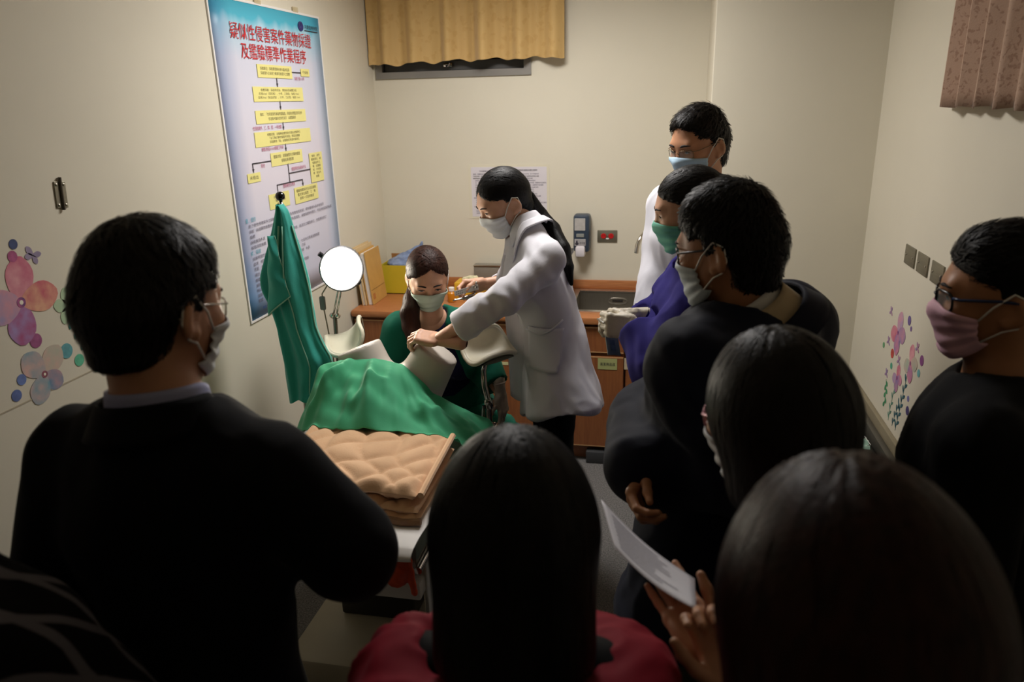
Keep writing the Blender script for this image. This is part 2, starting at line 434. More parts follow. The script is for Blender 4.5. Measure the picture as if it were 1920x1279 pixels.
# ------------------------------------------------------------------ poster on the left wall
def poster_mat():
    m = bpy.data.materials.new('poster_gradient'); m.use_nodes = True; nt = m.node_tree; N = nt.nodes; bs = N['Principled BSDF']; bs.inputs['Roughness'].default_value = .45
    tc = N.new('ShaderNodeTexCoord'); sp = N.new('ShaderNodeSeparateXYZ'); nt.links.new(tc.outputs['Object'], sp.inputs[0])
    def ramp(src, pts):
        r = N.new('ShaderNodeValToRGB'); e = r.color_ramp.elements
        e[0].position, e[0].color = pts[0][0], lin(pts[0][1]); e[1].position, e[1].color = pts[-1][0], lin(pts[-1][1])
        for p, c in pts[1:-1]:
            q = e.new(p); q.color = lin(c)
        nt.links.new(src, r.inputs[0]); return r.outputs[0]
    def mrange(src, a, b_):
        r = N.new('ShaderNodeMapRange'); r.inputs[1].default_value = a; r.inputs[2].default_value = b_; nt.links.new(src, r.inputs[0]); return r.outputs[0]
    nz = N.new('ShaderNodeTexNoise'); nz.inputs['Scale'].default_value = 9; mp = N.new('ShaderNodeMapping'); mp.inputs['Scale'].default_value = (1, 1, .25); nt.links.new(tc.outputs['Object'], mp.inputs[0]); nt.links.new(mp.outputs[0], nz.inputs[0])
    z = mrange(sp.outputs[2], 1.05, 2.296); ad = N.new('ShaderNodeMath'); ad.operation = 'MULTIPLY_ADD'; nt.links.new(nz.outputs[0], ad.inputs[0]); ad.inputs[1].default_value = .09; nt.links.new(z, ad.inputs[2])
    a = ramp(ad.outputs[0], [(.0, '#c9c9dc'), (.13, '#cfcfe2'), (.26, '#d5d3e2'), (.5, '#d9d2dc'), (.88, '#cfd0de'), (.97, '#a9cfe0'), (1.04, '#4fb4cc')])
    y = mrange(sp.outputs[1], 2.663, 3.59)
    e = ramp(y, [(.0, '#8f9bb5'), (.03, '#a9bcd8'), (.16, '#ffffff'), (.86, '#ffffff'), (1.0, '#a7cfe6')])
    mx = N.new('ShaderNodeMixRGB'); mx.blend_type = 'MULTIPLY'; mx.inputs[0].default_value = .8; nt.links.new(a, mx.inputs[1]); nt.links.new(e, mx.inputs[2])
    # printed blue corner at the left foot
    s1 = N.new('ShaderNodeMath'); s1.operation = 'MULTIPLY_ADD'; nt.links.new(y, s1.inputs[0]); s1.inputs[1].default_value = .45; nt.links.new(z, s1.inputs[2])
    bl = mrange(s1.outputs[0], .24, -.04); m2 = N.new('ShaderNodeMixRGB'); nt.links.new(bl, m2.inputs[0]); nt.links.new(mx.outputs[0], m2.inputs[1]); m2.inputs[2].default_value = lin('#2f86ba'); nt.links.new(m2.outputs[0], bs.inputs['Base Color'])
    return m
PX = LX + .004
t = empty('wall_poster', (LX, 3.12, 1.05), 'tall blue and lavender flow chart poster with red headline on left wall', 'poster')
M_white = mat('white_paper', '#e9e6e2', .6, var=.02)
def sheet(u, v):   # a hung sheet, slightly bowed off the wall
    y = 2.663 + u * .927; z = 1.05 + v * 1.246
    return (PX + .002 * math.sin(u * 5) * (1 - v), y, z)
solidify(MB().grid(sheet, 12, 12).build('sheet', poster_mat(), t, smooth='all'), .001)
PT = PX + .0034
b = MB().frame((2.658, 1.045), (3.594, 2.301), .009, lambda u, v, d: (d, u, v), LX + .0004, PX + .0024)
b.build('border', M_white, t)
M_red = mat('red_ink', '#c4252e', .5, var=0); M_blk = mat('black_ink', '#34303a', .5, var=0); M_mag = mat('magenta_ink', '#b3466e', .5, var=0)
M_yel = mat('pale_yellow_ink', '#e6dd8c', .5, var=.02); M_teal = mat('teal_ink', '#3fa3b5', .5, var=0); M_brn = mat('brown_ink', '#5d5433', .5, var=0)
def ptext(name, body, y, z, size, m, width=None, align='LEFT', par=None, spacing=1.0):
    me = text_mesh(body, size, (PT, y, z), (0, 1, 0), (0, 0, 1), .0008, align, width=width, spacing=spacing)
    return link(name, me, m, par or t)
ptext('headline', '疑似性侵害案件藥物採證', 2.785, 2.158, .066, M_red, width=.69)
ptext('headline', '及鑑驗標準作業程序', 2.848, 2.087, .066, M_red, width=.56)
M_logo = mat('logo_blue', '#2d2f6b', .5, var=.2, vscale=60); M_logo2 = mat('logo_violet', '#9c94c8', .5, var=0)
n = 20; lg = MB().prism([(3.39 + .026 * math.cos(2 * math.pi * k / n), 2.243 + .021 * math.sin(2 * math.pi * k / n)) for k in range(n)], PT, PT + .0005, lambda a, c_, d: (d, a, c_)).build('emblem', M_logo, t)
MB().prism([(3.388 + .010 * math.cos(a), 2.25 + .012 * math.sin(a)) for a in [math.pi * (.4 + 1.2 * k / 9) for k in range(10)]] + [(3.383 + .006 * math.cos(a), 2.25 + .009 * math.sin(a)) for a in [math.pi * (1.6 - 1.2 * k / 9) for k in range(10)]], PT + .0006, PT + .0009, lambda a, c_, d: (d, a, c_)).build('crescent', M_logo2, lg)
ptext('hospital_name', '天慶醫療財院', 3.425, 2.236, .02, M_blk, width=.135)
MB().box((PT, 3.425, 2.226), (PT + .0005, 3.56, 2.230)).build('name_rule', M_blk, t)
boxes = [(2.955, 2.014, 3.255, 2.066, ['採檢單位：採檢護理師在專人臨床面談', '採被害人主訴是下藥事非被害人之檢體']), (3.342, 2.027, 3.428, 2.060, ['不採檢']),
         (2.900, 1.919, 3.340, 1.978, ['檢體採檢：採檢時效後，實施採取檢體流程', '尿液60ml（採尿瓶），分甲、乙兩瓶；每瓶 30ml', '血液20ml（採血試管），分甲、乙試管，每管 10ml']),
         (2.897, 1.831, 3.345, 1.884, ['備案：「性侵害案件藥毒物鑑驗盒」採證後檢體監管與送件', '依送驗人臨床症狀及狀況　以鑑驗順序']),
         (2.868, 1.739, 3.373, 1.799, ['檢體送驗：送驗機檢體管制作業由送鑑單位', '「以三聯式藥物鑑驗申請書」填寫送鑑驗', '採證藥物「單」以鑑驗結果通知書單位']),
         (2.978, 1.653, 3.268, 1.709, ['鑑驗流程：送驗機關完成藥物鑑驗', '檢驗結果通知單']), (2.774, 1.604, 2.875, 1.641, ['未檢出']),
         (3.335, 1.548, 3.472, 1.684, ['個別　送件', '鑑驗單位　補', '檢驗送件之', '備　送鑑驗', '核　完成後', '補　檢測人', '檢體']),
         (2.920, 1.476, 3.100, 1.540, ['送驗檢體保存', '「鑑驗證」備', '備　查']), (3.152, 1.470, 3.390, 1.543, ['鑑驗檢體保存並送回通報', '鑑定單位彙整　乙　備', '原單一式送檢驗室'])]
for (y0, z0, y1, z1, ls) in boxes:
    o = MB().box((PT - .0002, y0, z0), (PT + .0005, y1, z1)).build('chart_box', M_yel, t)
    hh = (z1 - z0) / (len(ls) + .6); w = (y1 - y0) * .84
    ww = min(w, max(len(q) for q in ls) * hh * .95)
    ptext('chart_text', '\n'.join(ls), (y0 + y1) / 2, z1 - hh * 1.05, hh * .72, M_brn, width=ww, align='CENTER', par=o, spacing=1.25)
for (s_, y, z, w) in (('採檢已逾96小時', 3.274, 2.010, .095), ('性侵害案件、乙、兩、管、一併送驗', 2.862, 1.808, .24), ('實驗流程30.60個鐘工作天', 2.910, 1.722, .19), ('陰性', 2.89, 1.658, .03), ('鑑驗陽性及疑似不全', 3.15, 1.622, .14), ('鑑驗陽性反應者', 3.055, 1.556, .11)):
    ptext('chart_note', s_, y, z, .017, M_mag, width=w)
def line(pts, arrow=False, w=.0022):
    b = MB()
    for (y0, z0), (y1, z1) in zip(pts, pts[1:]): b.box((PT, min(y0, y1) - w, min(z0, z1) - w), (PT + .0006, max(y0, y1) + w, max(z0, z1) + w))
    if arrow:
        y, z = pts[-1]; b.prism([(y - .007, z + .012), (y + .007, z + .012), (y, z - .002)], PT, PT + .0007, lambda a, c_, d: (d, a, c_))
    b.build('flow_arrow', M_blk, t)
line([(3.255, 2.042), (3.340, 2.042)]); line([(3.11, 2.014), (3.11, 1.981)], True); line([(3.115, 1.919), (3.115, 1.887)], True); line([(3.12, 1.831), (3.12, 1.802)], True); line([(3.12, 1.739), (3.12, 1.712)], True)
line([(2.976, 1.678), (2.826, 1.678), (2.826, 1.645)], True); line([(3.122, 1.653), (3.122, 1.574)]); line([(3.122, 1.612), (3.333, 1.612)]); line([(3.004, 1.543), (3.004, 1.573), (3.244, 1.573), (3.244, 1.546)], True)
M_gry = mat('grey_ink', '#6d6878', .5, var=0)
ptext('section_head', '壹、目的', 2.714, 1.452, .020, M_teal); ptext('section_head', '貳、採證', 2.722, 1.318, .020, M_teal)
body = [(1.430, '為了使性侵害案件之採驗檢體，送驗流程及作業有所依據，提供醫療人員參考使用'), (1.408, '採檢：採證藥物檢體送件過程，應由採證醫護人員填寫，以確保證物完整性，不因流程延誤而影響'), (1.386, '檢體'), (1.364, '採檢護理人員　一採證之檢體，應妥善保存備查。及送交之權責單位，作業準則修訂'), (1.342, '檢驗項目檢體'),
        (1.296, '採檢時間性侵害後　二日內　採血（送驗），尿、七日內之尿液送驗檢體'), (1.274, '血液　檢驗管理　採證檢體含藥物，檢體採樣盒　乙組'), (1.252, '毛髮　檢體採集，以乾淨夾鏈袋，採集後註明　編號　人員'), (1.228, '備註　送驗檢體收件表'), (1.206, '檢體由護理人員，採集後送件：送驗單位應儘速送驗登錄'), (1.184, '通報　送驗單之檢體，完成鑑驗後以密件送回'), (1.162, '附記　檢驗結果通知'), (1.140, '送驗　採檢醫院'), (1.118, '備查')]
def pjoin(name, rows, m):
    bm = bmesh.new()
    for (s_, y, z, size, w) in rows:
        me = text_mesh(s_, size, (PT, y, z), (0, 1, 0), (0, 0, 1), .0008, width=w); bm.from_mesh(me); bpy.data.meshes.remove(me)
    me = bpy.data.meshes.new(name); bm.to_mesh(me); bm.free(); o = link(name, me, m, t); o['kind'] = 'stuff'; return o
pjoin('body_text', [(s_, 2.732, z, .0155, min(.79, len(s_) * .0195)) for z, s_ in body], M_gry)
ptext('print_mark', '版次一', 2.76, 1.082, .014, mat('blue_ink', '#2d5d9c', .5, var=0))
MB().box((PT - .002, 3.0, 2.298), (PT + .0, 3.05, 2.325)).build('tape', mat('clear_tape', '#d9cba6', .3, alpha=.6), t)
MB().box((PT - .002, 3.33, 2.298), (PT + .0, 3.38, 2.32)).build('tape', MATS['clear_tape'], t)

# ------------------------------------------------------------------ notice on the back wall
t = empty('paper_notice', (-.88, BY, 1.24), 'wide sheet of fine print stuck to the wall behind the leaning doctor', 'notice')
MB().box((-1.118, BY - .003, 1.238), (-.640, BY - .0005, 1.548), 0).build('film', mat('clear_film', '#ddd6c0', .25, var=.01), t)
MB().box((-1.100, BY - .004, 1.25), (-.655, BY - .003, 1.535), 0).build('sheet', mat('notice_paper', '#d8d3d8', .5, var=.02), t)
def btext(s_, x, z, size, w, m=M_gry):
    me = text_mesh(s_, size, (x, BY - .0042, z), (1, 0, 0), (0, 0, 1), .0006, width=w); link('print', me, m, t)
btext('性侵害案件驗傷採證作業流程說明', -1.05, 1.508, .010, .16); btext('受理疑似性侵害事件驗傷及採證注意事項', -.86, 1.512, .011, .15, M_blk)
rr = random.Random(5)
chars = '一、採證時應取得被害人同意，依下列程序辦理：檢體應標示姓名編號日期時間並由採證人員簽名封緘後交付警察人員送驗（含衣物毛髮）'
for colx, wmax in ((-1.088, .195), (-.87, .205)):
    z = 1.492; i = 0
    while z > 1.262:
        k = rr.randrange(0, 20); s_ = chars[k:k + rr.randrange(18, 32)]
        if rr.random() > .12: btext(s_, colx + (.012 if rr.random() < .7 else 0), z, .0085, wmax * rr.uniform(.6, 1), M_blk if rr.random() < .15 else M_gry)
        z -= .0125

# ------------------------------------------------------------------ steel plates, hinge, wall stickers
M_plate = mat('brushed_steel', '#8d8878', .42, metal=.75, var=.08, stretch=(40, 2, 40), vscale=6)
M_screw = mat('screw_steel', '#b9b4a8', .3, metal=1)
plates = [(3.126, 3.006, 'steel blanking plate nearest the pillar on right wall'), (2.976, 2.856, 'steel blanking plate between two others on right wall'), (2.818, 2.698, 'steel blanking plate beside the masked man on right wall')]
for (ya, yb, lab) in plates:
    t = empty('blank_plate', (RX, (ya + yb) / 2, 1.245), lab, 'wall plate', 'blank steel plates in a row on the right wall')
    MB().box((RX - .006, yb, 1.25), (RX, ya, 1.325), .0025).build('plate', M_plate, t, smooth=True)
    for yy in (yb + .02, ya - .02): MB().lathe([(.0045, 0), (.0045, .0015), (.003, .0025)], (RX - .006, yy, 1.2875), 10, Matrix.Rotation(-math.pi / 2, 3, 'Y')).build('screw', M_screw, t)
t = empty('outlet_plate', (-.306, BY, 1.105), 'steel wall plate with two red sockets above the sink', 'power outlet')
MB().box((-.363, BY - .007, 1.106), (-.249, BY, 1.176), .003).build('plate', M_plate, t, smooth=True)
M_rs = mat('red_socket', '#c01a1c', .35, var=.05)
M_dark = mat('dark_slot', '#1a1210', .6, var=0)
for k in (-.0215, .0215):
    o = MB().lathe([(.0155, 0), (.0155, .002), (.014, .004), (.0, .004)], (-.306 + k, BY - .007, 1.1425), 20, Matrix.Rotation(math.pi / 2, 3, 'X')).build('socket', M_rs, t, smooth=True)
    b = MB()
    for dx in (-.005, .005): b.box((-.306 + k + dx - .001, BY - .0115, 1.1425), (-.306 + k + dx + .001, BY - .0105, 1.149))
    b.build('slot', M_dark, o)
MB().box((-.313, BY - .0085, 1.124), (-.297, BY - .007, 1.13)).build('sticker', M_white, t)
MB().lathe([(.004, 0), (.004, .0015), (.003, .0025)], (-.306, BY - .007, 1.145), 10, Matrix.Rotation(math.pi / 2, 3, 'X')).build('screw', M_screw, t)
# hinge fixture on left wall
t = empty('wall_hinge', (LX, 1.805, 1.64), 'small steel hinge screwed to the left wall above a flower sticker', 'hinge')
HM = Matrix.Translation((LX, 1.806, 1.679)) @ Matrix.Rotation(math.radians(-5), 4, 'X')
for s_ in (-1, 1):
    MB().box((0, s_ * .003 if s_ > 0 else -.02, -.036), (.004, .02 if s_ > 0 else -.003, .036), .001, HM).build('leaf', M_plate, t)
MB().tube([HM @ Vector((.006, 0, -.042)), HM @ Vector((.006, 0, .048))], .0045, 10).build('pin', mat('old_pin', '#5d574e', .4, metal=.8), t, smooth=True)
for yy in (-.013, .013):
    for zz in (-.028, .028): MB().lathe([(.004, 0), (.004, .002), (.002, .003)], tuple(HM @ Vector((.004, yy, zz))), 8, Matrix.Rotation(math.pi / 2, 3, 'Y')).build('screw', M_screw, t)
# flush panel edge on left wall
tag(st(MB().box((LX - .001, .9, 1.160), (LX + .0012, 1.86, 1.164)).build('trim_1', mat('panel_seam', '#b5aa94', .8, var=.02))))

def petal_mat(name, c1, c2, c3=None):
    return mat(name, c1, .55, var=.1, vscale=22, col2=c2)
def disc(fn, y, z, ry, rz, th=.0006, n=18):
    return MB().prism([(y + ry * math.cos(2 * math.pi * k / n), z + rz * math.sin(2 * math.pi * k / n)) for k in range(n)], 0, th, fn)
def petal(fn, cy, cz, ang, ln, wd, th, name, m, par, tip=.25, sgn=1):
    pts = []
    for k in range(21):
        a = 2 * math.pi * k / 21; r = (.5 - .5 * math.cos(a))     # 0 at base, 1 at tip
        w = math.sin(a) * wd * (.55 + .45 * r); l = r * ln * (1 + tip * max(0, math.cos(a - math.pi)) ** 8 * .4)
        pts.append((cy + sgn * (l * math.cos(ang) - w * math.sin(ang)), cz + l * math.sin(ang) + w * math.cos(ang)))
    return MB().prism(pts, 0, th, fn).build(name, m, par)
def leaf_sprig(fn, pts, m, par, n=8, ln=.02, wd=.006, sgn=1):
    P = [np.array(p) for p in pts]
    b = MB()
    for a, c_ in zip(P, P[1:]):
        d = unit(c_ - a); nn = np.array((-d[1], d[0])) * .0013
        b.prism([tuple(a - nn), tuple(c_ - nn), tuple(c_ + nn), tuple(a + nn)], 0, .0007, fn)
    st_ = b.build('stem', m, par)
    tot = len(P) - 1
    for k in range(n):
        f = (k + .5) / n * tot; i = min(int(f), tot - 1); q = P[i] + (P[i + 1] - P[i]) * (f - i); d = P[i + 1] - P[i]
        ang = math.atan2(d[1], d[0] * sgn) + (.7 if k % 2 else -.7)
        petal(fn, q[0], q[1], ang, ln, wd, .0008, 'leaf', m, par, sgn=sgn)
# left wall stickers
fl = lambda a, c_, d: (LX + .0006 + d, a, c_)
t = empty('flower_sticker', (LX, 1.66, 1.14), 'pink and turquoise blossom stickers with dots and butterfly on left wall', 'wall sticker')
MP1 = petal_mat('petal_rose', '#d06a86', '#e2a0a8'); MP2 = petal_mat('petal_coral', '#cf5f74', '#e6b38f'); MP3 = petal_mat('petal_mauve', '#9c7fb4', '#d98a9c'); MP4 = petal_mat('petal_crimson', '#b6366a', '#a98fc0')
ML_a = petal_mat('petal_lilac', '#a9a0c8', '#dc9aa4')
for (ang, ln, wd, mm) in ((math.radians(78), .112, .055, MP1), (math.radians(0), .115, .052, MP2), (math.radians(178), .1, .058, ML_a), (math.radians(258), .105, .056, MP4)):
    petal(fl, 1.598, 1.423, ang, ln, wd, .0006 + .0003 * rnd.random(), 'petal', mm, t)
M_ctr = mat('blossom_heart', '#5a3f7c', .6, col2='#b85f8c', vscale=60); M_ctrw = mat('blossom_eye', '#f2ead8', .6, var=0)
disc(fl, 1.598, 1.423, .014, .014, .0014).build('heart', M_ctr, t); disc(fl, 1.598, 1.423, .006, .006, .002).build('eye', M_ctrw, t)
MT1 = petal_mat('petal_sea', '#7fa9b8', '#d8b2a8'); MT2 = petal_mat('petal_sage', '#b9c4b0', '#d6b0a4'); MT3 = petal_mat('petal_dusk', '#6f93b0', '#c99a9c')
for (ang, ln, wd, mm) in ((math.radians(128), .082, .045, MT1), (math.radians(40), .085, .045, MT2), (math.radians(318), .066, .036, MT3), (math.radians(238), .078, .042, MT1)):
    petal(fl, 1.618, 1.213, ang, ln, wd, .0007 + .0003 * rnd.random(), 'petal', mm, t)
disc(fl, 1.618, 1.213, .010, .010, .0015).build('heart', mat('blossom_maroon', '#6d2f45', .6, col2='#b06a78', vscale=80), t); disc(fl, 1.618, 1.213, .004, .004, .002).build('eye', M_ctrw, t)
MG = petal_mat('petal_mint', '#bcd0ac', '#a9c8a4')
for ang in (20, 95, 165, 235, 300): petal(fl, 1.752, 1.372, math.radians(ang), .05, .024, .0008, 'petal', MG, t)
disc(fl, 1.752, 1.372, .007, .007, .0014).build('heart', M_ctr, t)
for (y, z, r, c_, nm) in ((1.616, 1.575, .0135, '#3f4a74', 'navy'), (1.605, 1.545, .015, '#a9527f', 'plum'), (1.616, 1.311, .02, '#9c5482', 'mulberry'), (1.709, 1.25, .022, '#5f9fa6', 'teal'), (1.747, 1.209, .018, '#5fb592', 'jade'), (1.544, 1.225, .015, '#6a7fb8', 'blue'), (1.518, 1.19, .016, '#5d6ea4', 'slate')):
    disc(fl, y, z, r, r, .0007).build('dot', mat('dot_' + nm, c_, .6, var=.18, vscale=60), t)
MB_ = petal_mat('wing_lilac', '#a79ab4', '#8c7f9c')
for (ang, ln, wd) in ((140, .028, .011), (200, .024, .011), (20, .026, .01), (-50, .024, .01)): petal(fl, 1.668, 1.535, math.radians(ang - 20), ln, wd, .0008, 'wing', MB_, t)
leaf_sprig(fl, [(1.745, 1.34), (1.762, 1.29), (1.785, 1.23), (1.812, 1.168)], mat('leaf_teal', '#2f7f78', .6, var=.2, vscale=50), t, 9, .026, .008)
# right wall stickers
fr = lambda a, c_, d: (RX - .0006 - d, a, c_)
t = empty('flower_sticker', (RX, 3.0, .59), 'lilac blossom stickers on leafy stems above the black couch', 'wall sticker')
def blossom(cy, cz, L, mats, seed):
    for k, (ang, mm) in enumerate(zip((80, 5, 200, 275), mats)): petal(fr, cy, cz, math.radians(ang + seed), L, L * .5, .0007 + .0002 * k, 'petal', mm, t, sgn=-1)
    disc(fr, cy, cz, .009, .009, .0016).build('heart', M_ctr, t)
MV = petal_mat('petal_violet', '#8f83b8', '#c98fa0')
blossom(3.084, .97, .085, (ML_a, MV, MP1, MP3), 0); blossom(2.893, .907, .07, (MP1, MT2, MT2, MP3), 10); blossom(3.02, .80, .055, (MP1, MP3, ML_a, MV), 0)
for (y, z, r, c_, nm) in ((2.975, 1.054, .019, '#6d5a94', 'violet'), (2.943, 1.03, .01, '#7a5f94', 'violet2'), (3.247, .865, .013, '#5f9f6a', 'leaf'), (3.12, .87, .02, '#c2483f', 'vermilion'), (3.111, .819, .014, '#4fa586', 'jade2'), (2.783, .958, .02, '#8a4a86', 'purple'), (2.795, .904, .015, '#6fb0b4', 'aqua'), (2.851, .73, .018, '#4a3f74', 'indigo'), (2.862, .775, .012, '#7a78b0', 'peri')):
    disc(fr, y, z, r, r, .0007).build('dot', mat('dot_' + nm, c_, .6, var=.18, vscale=60), t)
for (cy, cz) in ((3.209, 1.024), (3.19, .9), (2.845, .985), (3.03, .87), (3.159, .768)):
    for ang in (60, 120, 210, 330): petal(fr, cy, cz, math.radians(ang), .022, .007, .0008, 'wing', MV, t, sgn=-1)
MLf = [mat('leaf_green', '#3f8f5f', .6, var=.25, vscale=50), mat('leaf_moss', '#5f8f7c', .6, var=.25, vscale=50), mat('leaf_deep', '#2f5f6a', .6, var=.25, vscale=50)]
leaf_sprig(fr, [(3.15, .745), (3.135, .70), (3.13, .64)], MLf[0], t, 6, .026, .011); leaf_sprig(fr, [(3.055, .60), (3.05, .66), (3.035, .74), (3.02, .785)], MLf[1], t, 9, .026, .006); leaf_sprig(fr, [(3.0, .60), (2.98, .66), (2.955, .72)], MLf[2], t, 7, .024, .006); leaf_sprig(fr, [(2.955, .60), (2.94, .68), (2.925, .76), (2.91, .86)], MLf[2], t, 12, .03, .008)
# ================================================================== worktop and cabinets
def wood(name, c1, c2, sc=(1, 1, 14)):
    return mat(name, c1, .42, var=.05, col2=c2, vscale=7, stretch=sc, bump=.04, bscale=40)
M_top = wood('cherry_worktop', '#a8683c', '#b87a4a', (1.5, 16, 16)); M_cab = wood('cherry_cabinet', '#8a5230', '#9a6038', (14, 14, 1.2)); M_edge = mat('edge_banding', '#c4996a', .5)
M_cabin = M_cab; M_steel = mat('stainless', '#a9a49a', .3, metal=.9, var=.05, stretch=(60, 3, 3), vscale=5)
SX0, SX1, SY0, SY1 = -.465, .13, 3.755, 4.185
WT = .83
t = empty('worktop', (-.7, 3.95, WT), 'cherry wood worktop along back wall with low upstand', 'worktop')
b = MB(); b.box((LX + .003, 3.635, WT - .038), (SX0, BY - .002, WT), .012); b.box((SX0, 3.635, WT - .038), (SX1, SY0, WT), .006); b.box((SX0, SY1, WT - .038), (SX1, BY - .002, WT), .003); b.box((SX1, 3.635, WT - .038), (CX - .003, BY - .002, WT), .006)
b.build('top', M_top, t, smooth=True)
MB().box((LX + .004, BY - .02, WT), (CX - .003, BY - .001, WT + .052), .004).build('upstand', M_top, t, smooth=True)
units = [(-1.645, -1.105, 'cherry wood drawer cabinet against the left wall', 'd'), (-1.1, -.56, 'cherry wood cabinet with a yellow label behind the seated woman', 'y'), (-.555, -.165, 'cherry wood sink cabinet with a green label on its door', 'g'), (-.16, .195, 'cherry wood sink cabinet with a checked label on its door', 'c')]
M_lab = {'y': mat('label_yellow', '#d5cf9a', .6), 'g': mat('label_green', '#a9ad72', .6), 'c': mat('label_cream', '#cbbb9c', .6)}
for (x0, x1, lab, k) in units:
    t = empty('base_cabinet', ((x0 + x1) / 2, 3.95, 0), lab, 'cabinet')
    MB().box((x0, 3.68, .085), (x1, BY - .025, WT - .0395 if k in 'dy' else WT - .20)).build('body', M_cabin, t)
    MB().box((x0, 3.715, .0), (x1, 3.735, .085)).build('toe_kick', M_cab, t)
    def front(name, za, zb, xa=x0, xb=x1):
        o = MB().box((xa + .004, 3.658, za), (xb - .004, 3.679, zb), .002).build(name, M_cab, t)
        MB().box((xa + .005, 3.6572, zb - .007), (xb - .005, 3.6582, zb - .001)).build('edge_band', M_edge, o); MB().box((xa + .005, 3.6572, za + .001), (xb - .005, 3.6582, za + .006)).build('edge_band', M_edge, o)
        return o
    if k == 'd':
        front('drawer', .625, .775); front('drawer', .36, .605); front('drawer', .095, .34)
    else:
        front('drawer', .635, .775); 
        if x1 - x0 > .45: front('door', .095, .615, x0, (x0 + x1) / 2); d = front('door', .095, .615, (x0 + x1) / 2, x1)
        else: d = front('door', .095, .615)
        lx = {'y': -.832, 'g': -.252, 'c': -.115}[k]; w = .05
        lz0, lz1 = {'y': (.546, .562), 'g': (.545, .605), 'c': (.55, .612)}[k]
        o = MB().box((lx - w, 3.6560, lz0), (lx + w, 3.6575, lz1)).build('label_card', M_lab[k], d)
        if k == 'g':
            link('label_text', text_mesh('清潔用品區', .02, (lx - .04, 3.6558, .567), (1, 0, 0), (0, 0, 1), .0006, width=.08), M_blk, d)
        if k == 'c':
            link('label_text', text_mesh('紗布棉', .018, (lx - .04, 3.6558, .586), (1, 0, 0), (0, 0, 1), .0006, width=.06), M_red, d); link('label_text', text_mesh('口罩', .018, (lx - .03, 3.6558, .560), (1, 0, 0), (0, 0, 1), .0006, width=.05), M_blk, d)
t = MB().box((-.36, 3.64, .0), (-.245, 3.7, .07), .006).build('foot_pedal', mat('dark_grey_plastic', '#3c3d3f', .5), None, smooth=True); tag(t, 'dark grey foot pedal box under the sink cabinet', 'pedal')
# sink
t = empty('kitchen_sink', (-.17, 3.97, WT - .19), 'rectangular stainless steel sink set into the wooden worktop', 'sink')
b = MB().frame((SX0 - .02, SY0 - .02), (SX1 + .02, SY1 + .03), (.032, .032, .032, .042), lambda u, v, d: (u, v, d), WT + .0003, WT + .006)
b.build('rim', mat('sink_rim', '#d8d4cc', .18, metal=.9), t, smooth=True)
b = MB(); zb = WT - .18
b.box((SX0 + .005, SY0 + .004, zb - .003), (SX1 - .005, SY1 - .004, zb)); b.box((SX0 + .004, SY0 + .004, zb), (SX0 + .008, SY1 - .004, WT)); b.box((SX1 - .008, SY0 + .004, zb), (SX1 - .004, SY1 - .004, WT)); b.box((SX0 + .004, SY0 + .004, zb), (SX1 - .004, SY0 + .008, WT)); b.box((SX0 + .004, SY1 - .008, zb), (SX1 - .004, SY1 - .004, WT))
b.build('basin', M_steel, t)
ring = [(-.235 + .052 * math.copysign(abs(math.cos(a)) ** .6, math.cos(a)), SY1 - .010, WT - .052 + .017 * math.sin(a)) for a in [2 * math.pi * k / 24 for k in range(24)]]
MB().tube(ring, .0035, 6, closed=True).build('overflow_ring', MATS['sink_rim'], t, smooth=True)
MB().box((-.265, SY1 - .011, WT - .058), (-.205, SY1 - .008, WT - .046), .002).build('overflow_slot', M_dark, t)
MB().lathe([(.0, .0), (.04, .0), (.042, .004), (.03, .005), (.0, .003)], (-.17, 3.97, zb), 20).build('drain', M_chr, t, smooth=True)
t = empty('tap', (.03, 4.22, WT), 'chrome gooseneck tap at the back of the sink', 'tap')
MB().lathe([(.026, 0), (.026, .012), (.018, .02), (.016, .06)], (.03, 4.21, WT + .007), 18).build('base', M_chr, t, smooth=True)
pts = [(.03, 4.21, WT + .06), (.03, 4.21, 1.10)] + [(.03 - .08 * (1 - math.cos(a)), 4.21 - .08 * (1 - math.cos(a)), 1.10 + .105 * math.sin(a)) for a in [math.pi * k / 12 for k in range(1, 12)]] + [(-.132, 4.05, 1.085)]
MB().tube(pts, .0115, 12).build('spout', M_chr, t, smooth=True)
MB().tube([(.05, 4.2, WT + .04), (.11, 4.17, WT + .06)], .007, 8).build('lever', M_chr, t, smooth=True)
# soap dispenser
t = empty('soap_dispenser', (-.446, BY, 1.05), 'dark blue wall soap dispenser with white nozzle above black crates', 'dispenser')
M_navy = mat('slate_blue_plastic', '#333f4f', .35, var=.05)
MB().box((-.494, BY - .085, 1.06), (-.400, BY, 1.274), .016).build('housing', M_navy, t, smooth=True)
MB().box((-.486, BY - .088, 1.185), (-.425, BY - .0845, 1.255), .002).build('window_label', mat('dispenser_label', '#b3afab', .5, var=.1, vscale=40), t)
MB().box((-.476, BY - .089, 1.148), (-.432, BY - .0845, 1.168), .002).build('level_window', mat('level_grey', '#8f918c', .4), t)
o = MB().box((-.486, BY - .089, 1.098), (-.422, BY - .0845, 1.138), .002).build('drop_label', mat('drop_label', '#a8a4a4', .5), t)
MB().prism([(-.472 + .011 * math.cos(a) * (1 if math.sin(a) < .2 else .55), 1.113 + (.010 if math.sin(a) < .4 else .018) * math.sin(a)) for a in [2 * math.pi * k / 16 for k in range(16)]], BY - .0895, BY - .089, lambda a, c_, d: (a, d, c_)).build('drop_mark', M_blk, o)
link('drop_text', text_mesh('洗手液', .016, (-.458, BY - .0892, 1.108), (1, 0, 0), (0, 0, 1), .0005, width=.032), M_blk, o)
MB().box((-.480, BY - .105, 1.035), (-.425, BY - .03, 1.098), .012).build('nozzle', mat('white_plastic', '#dcd6da', .4), t, smooth=True)
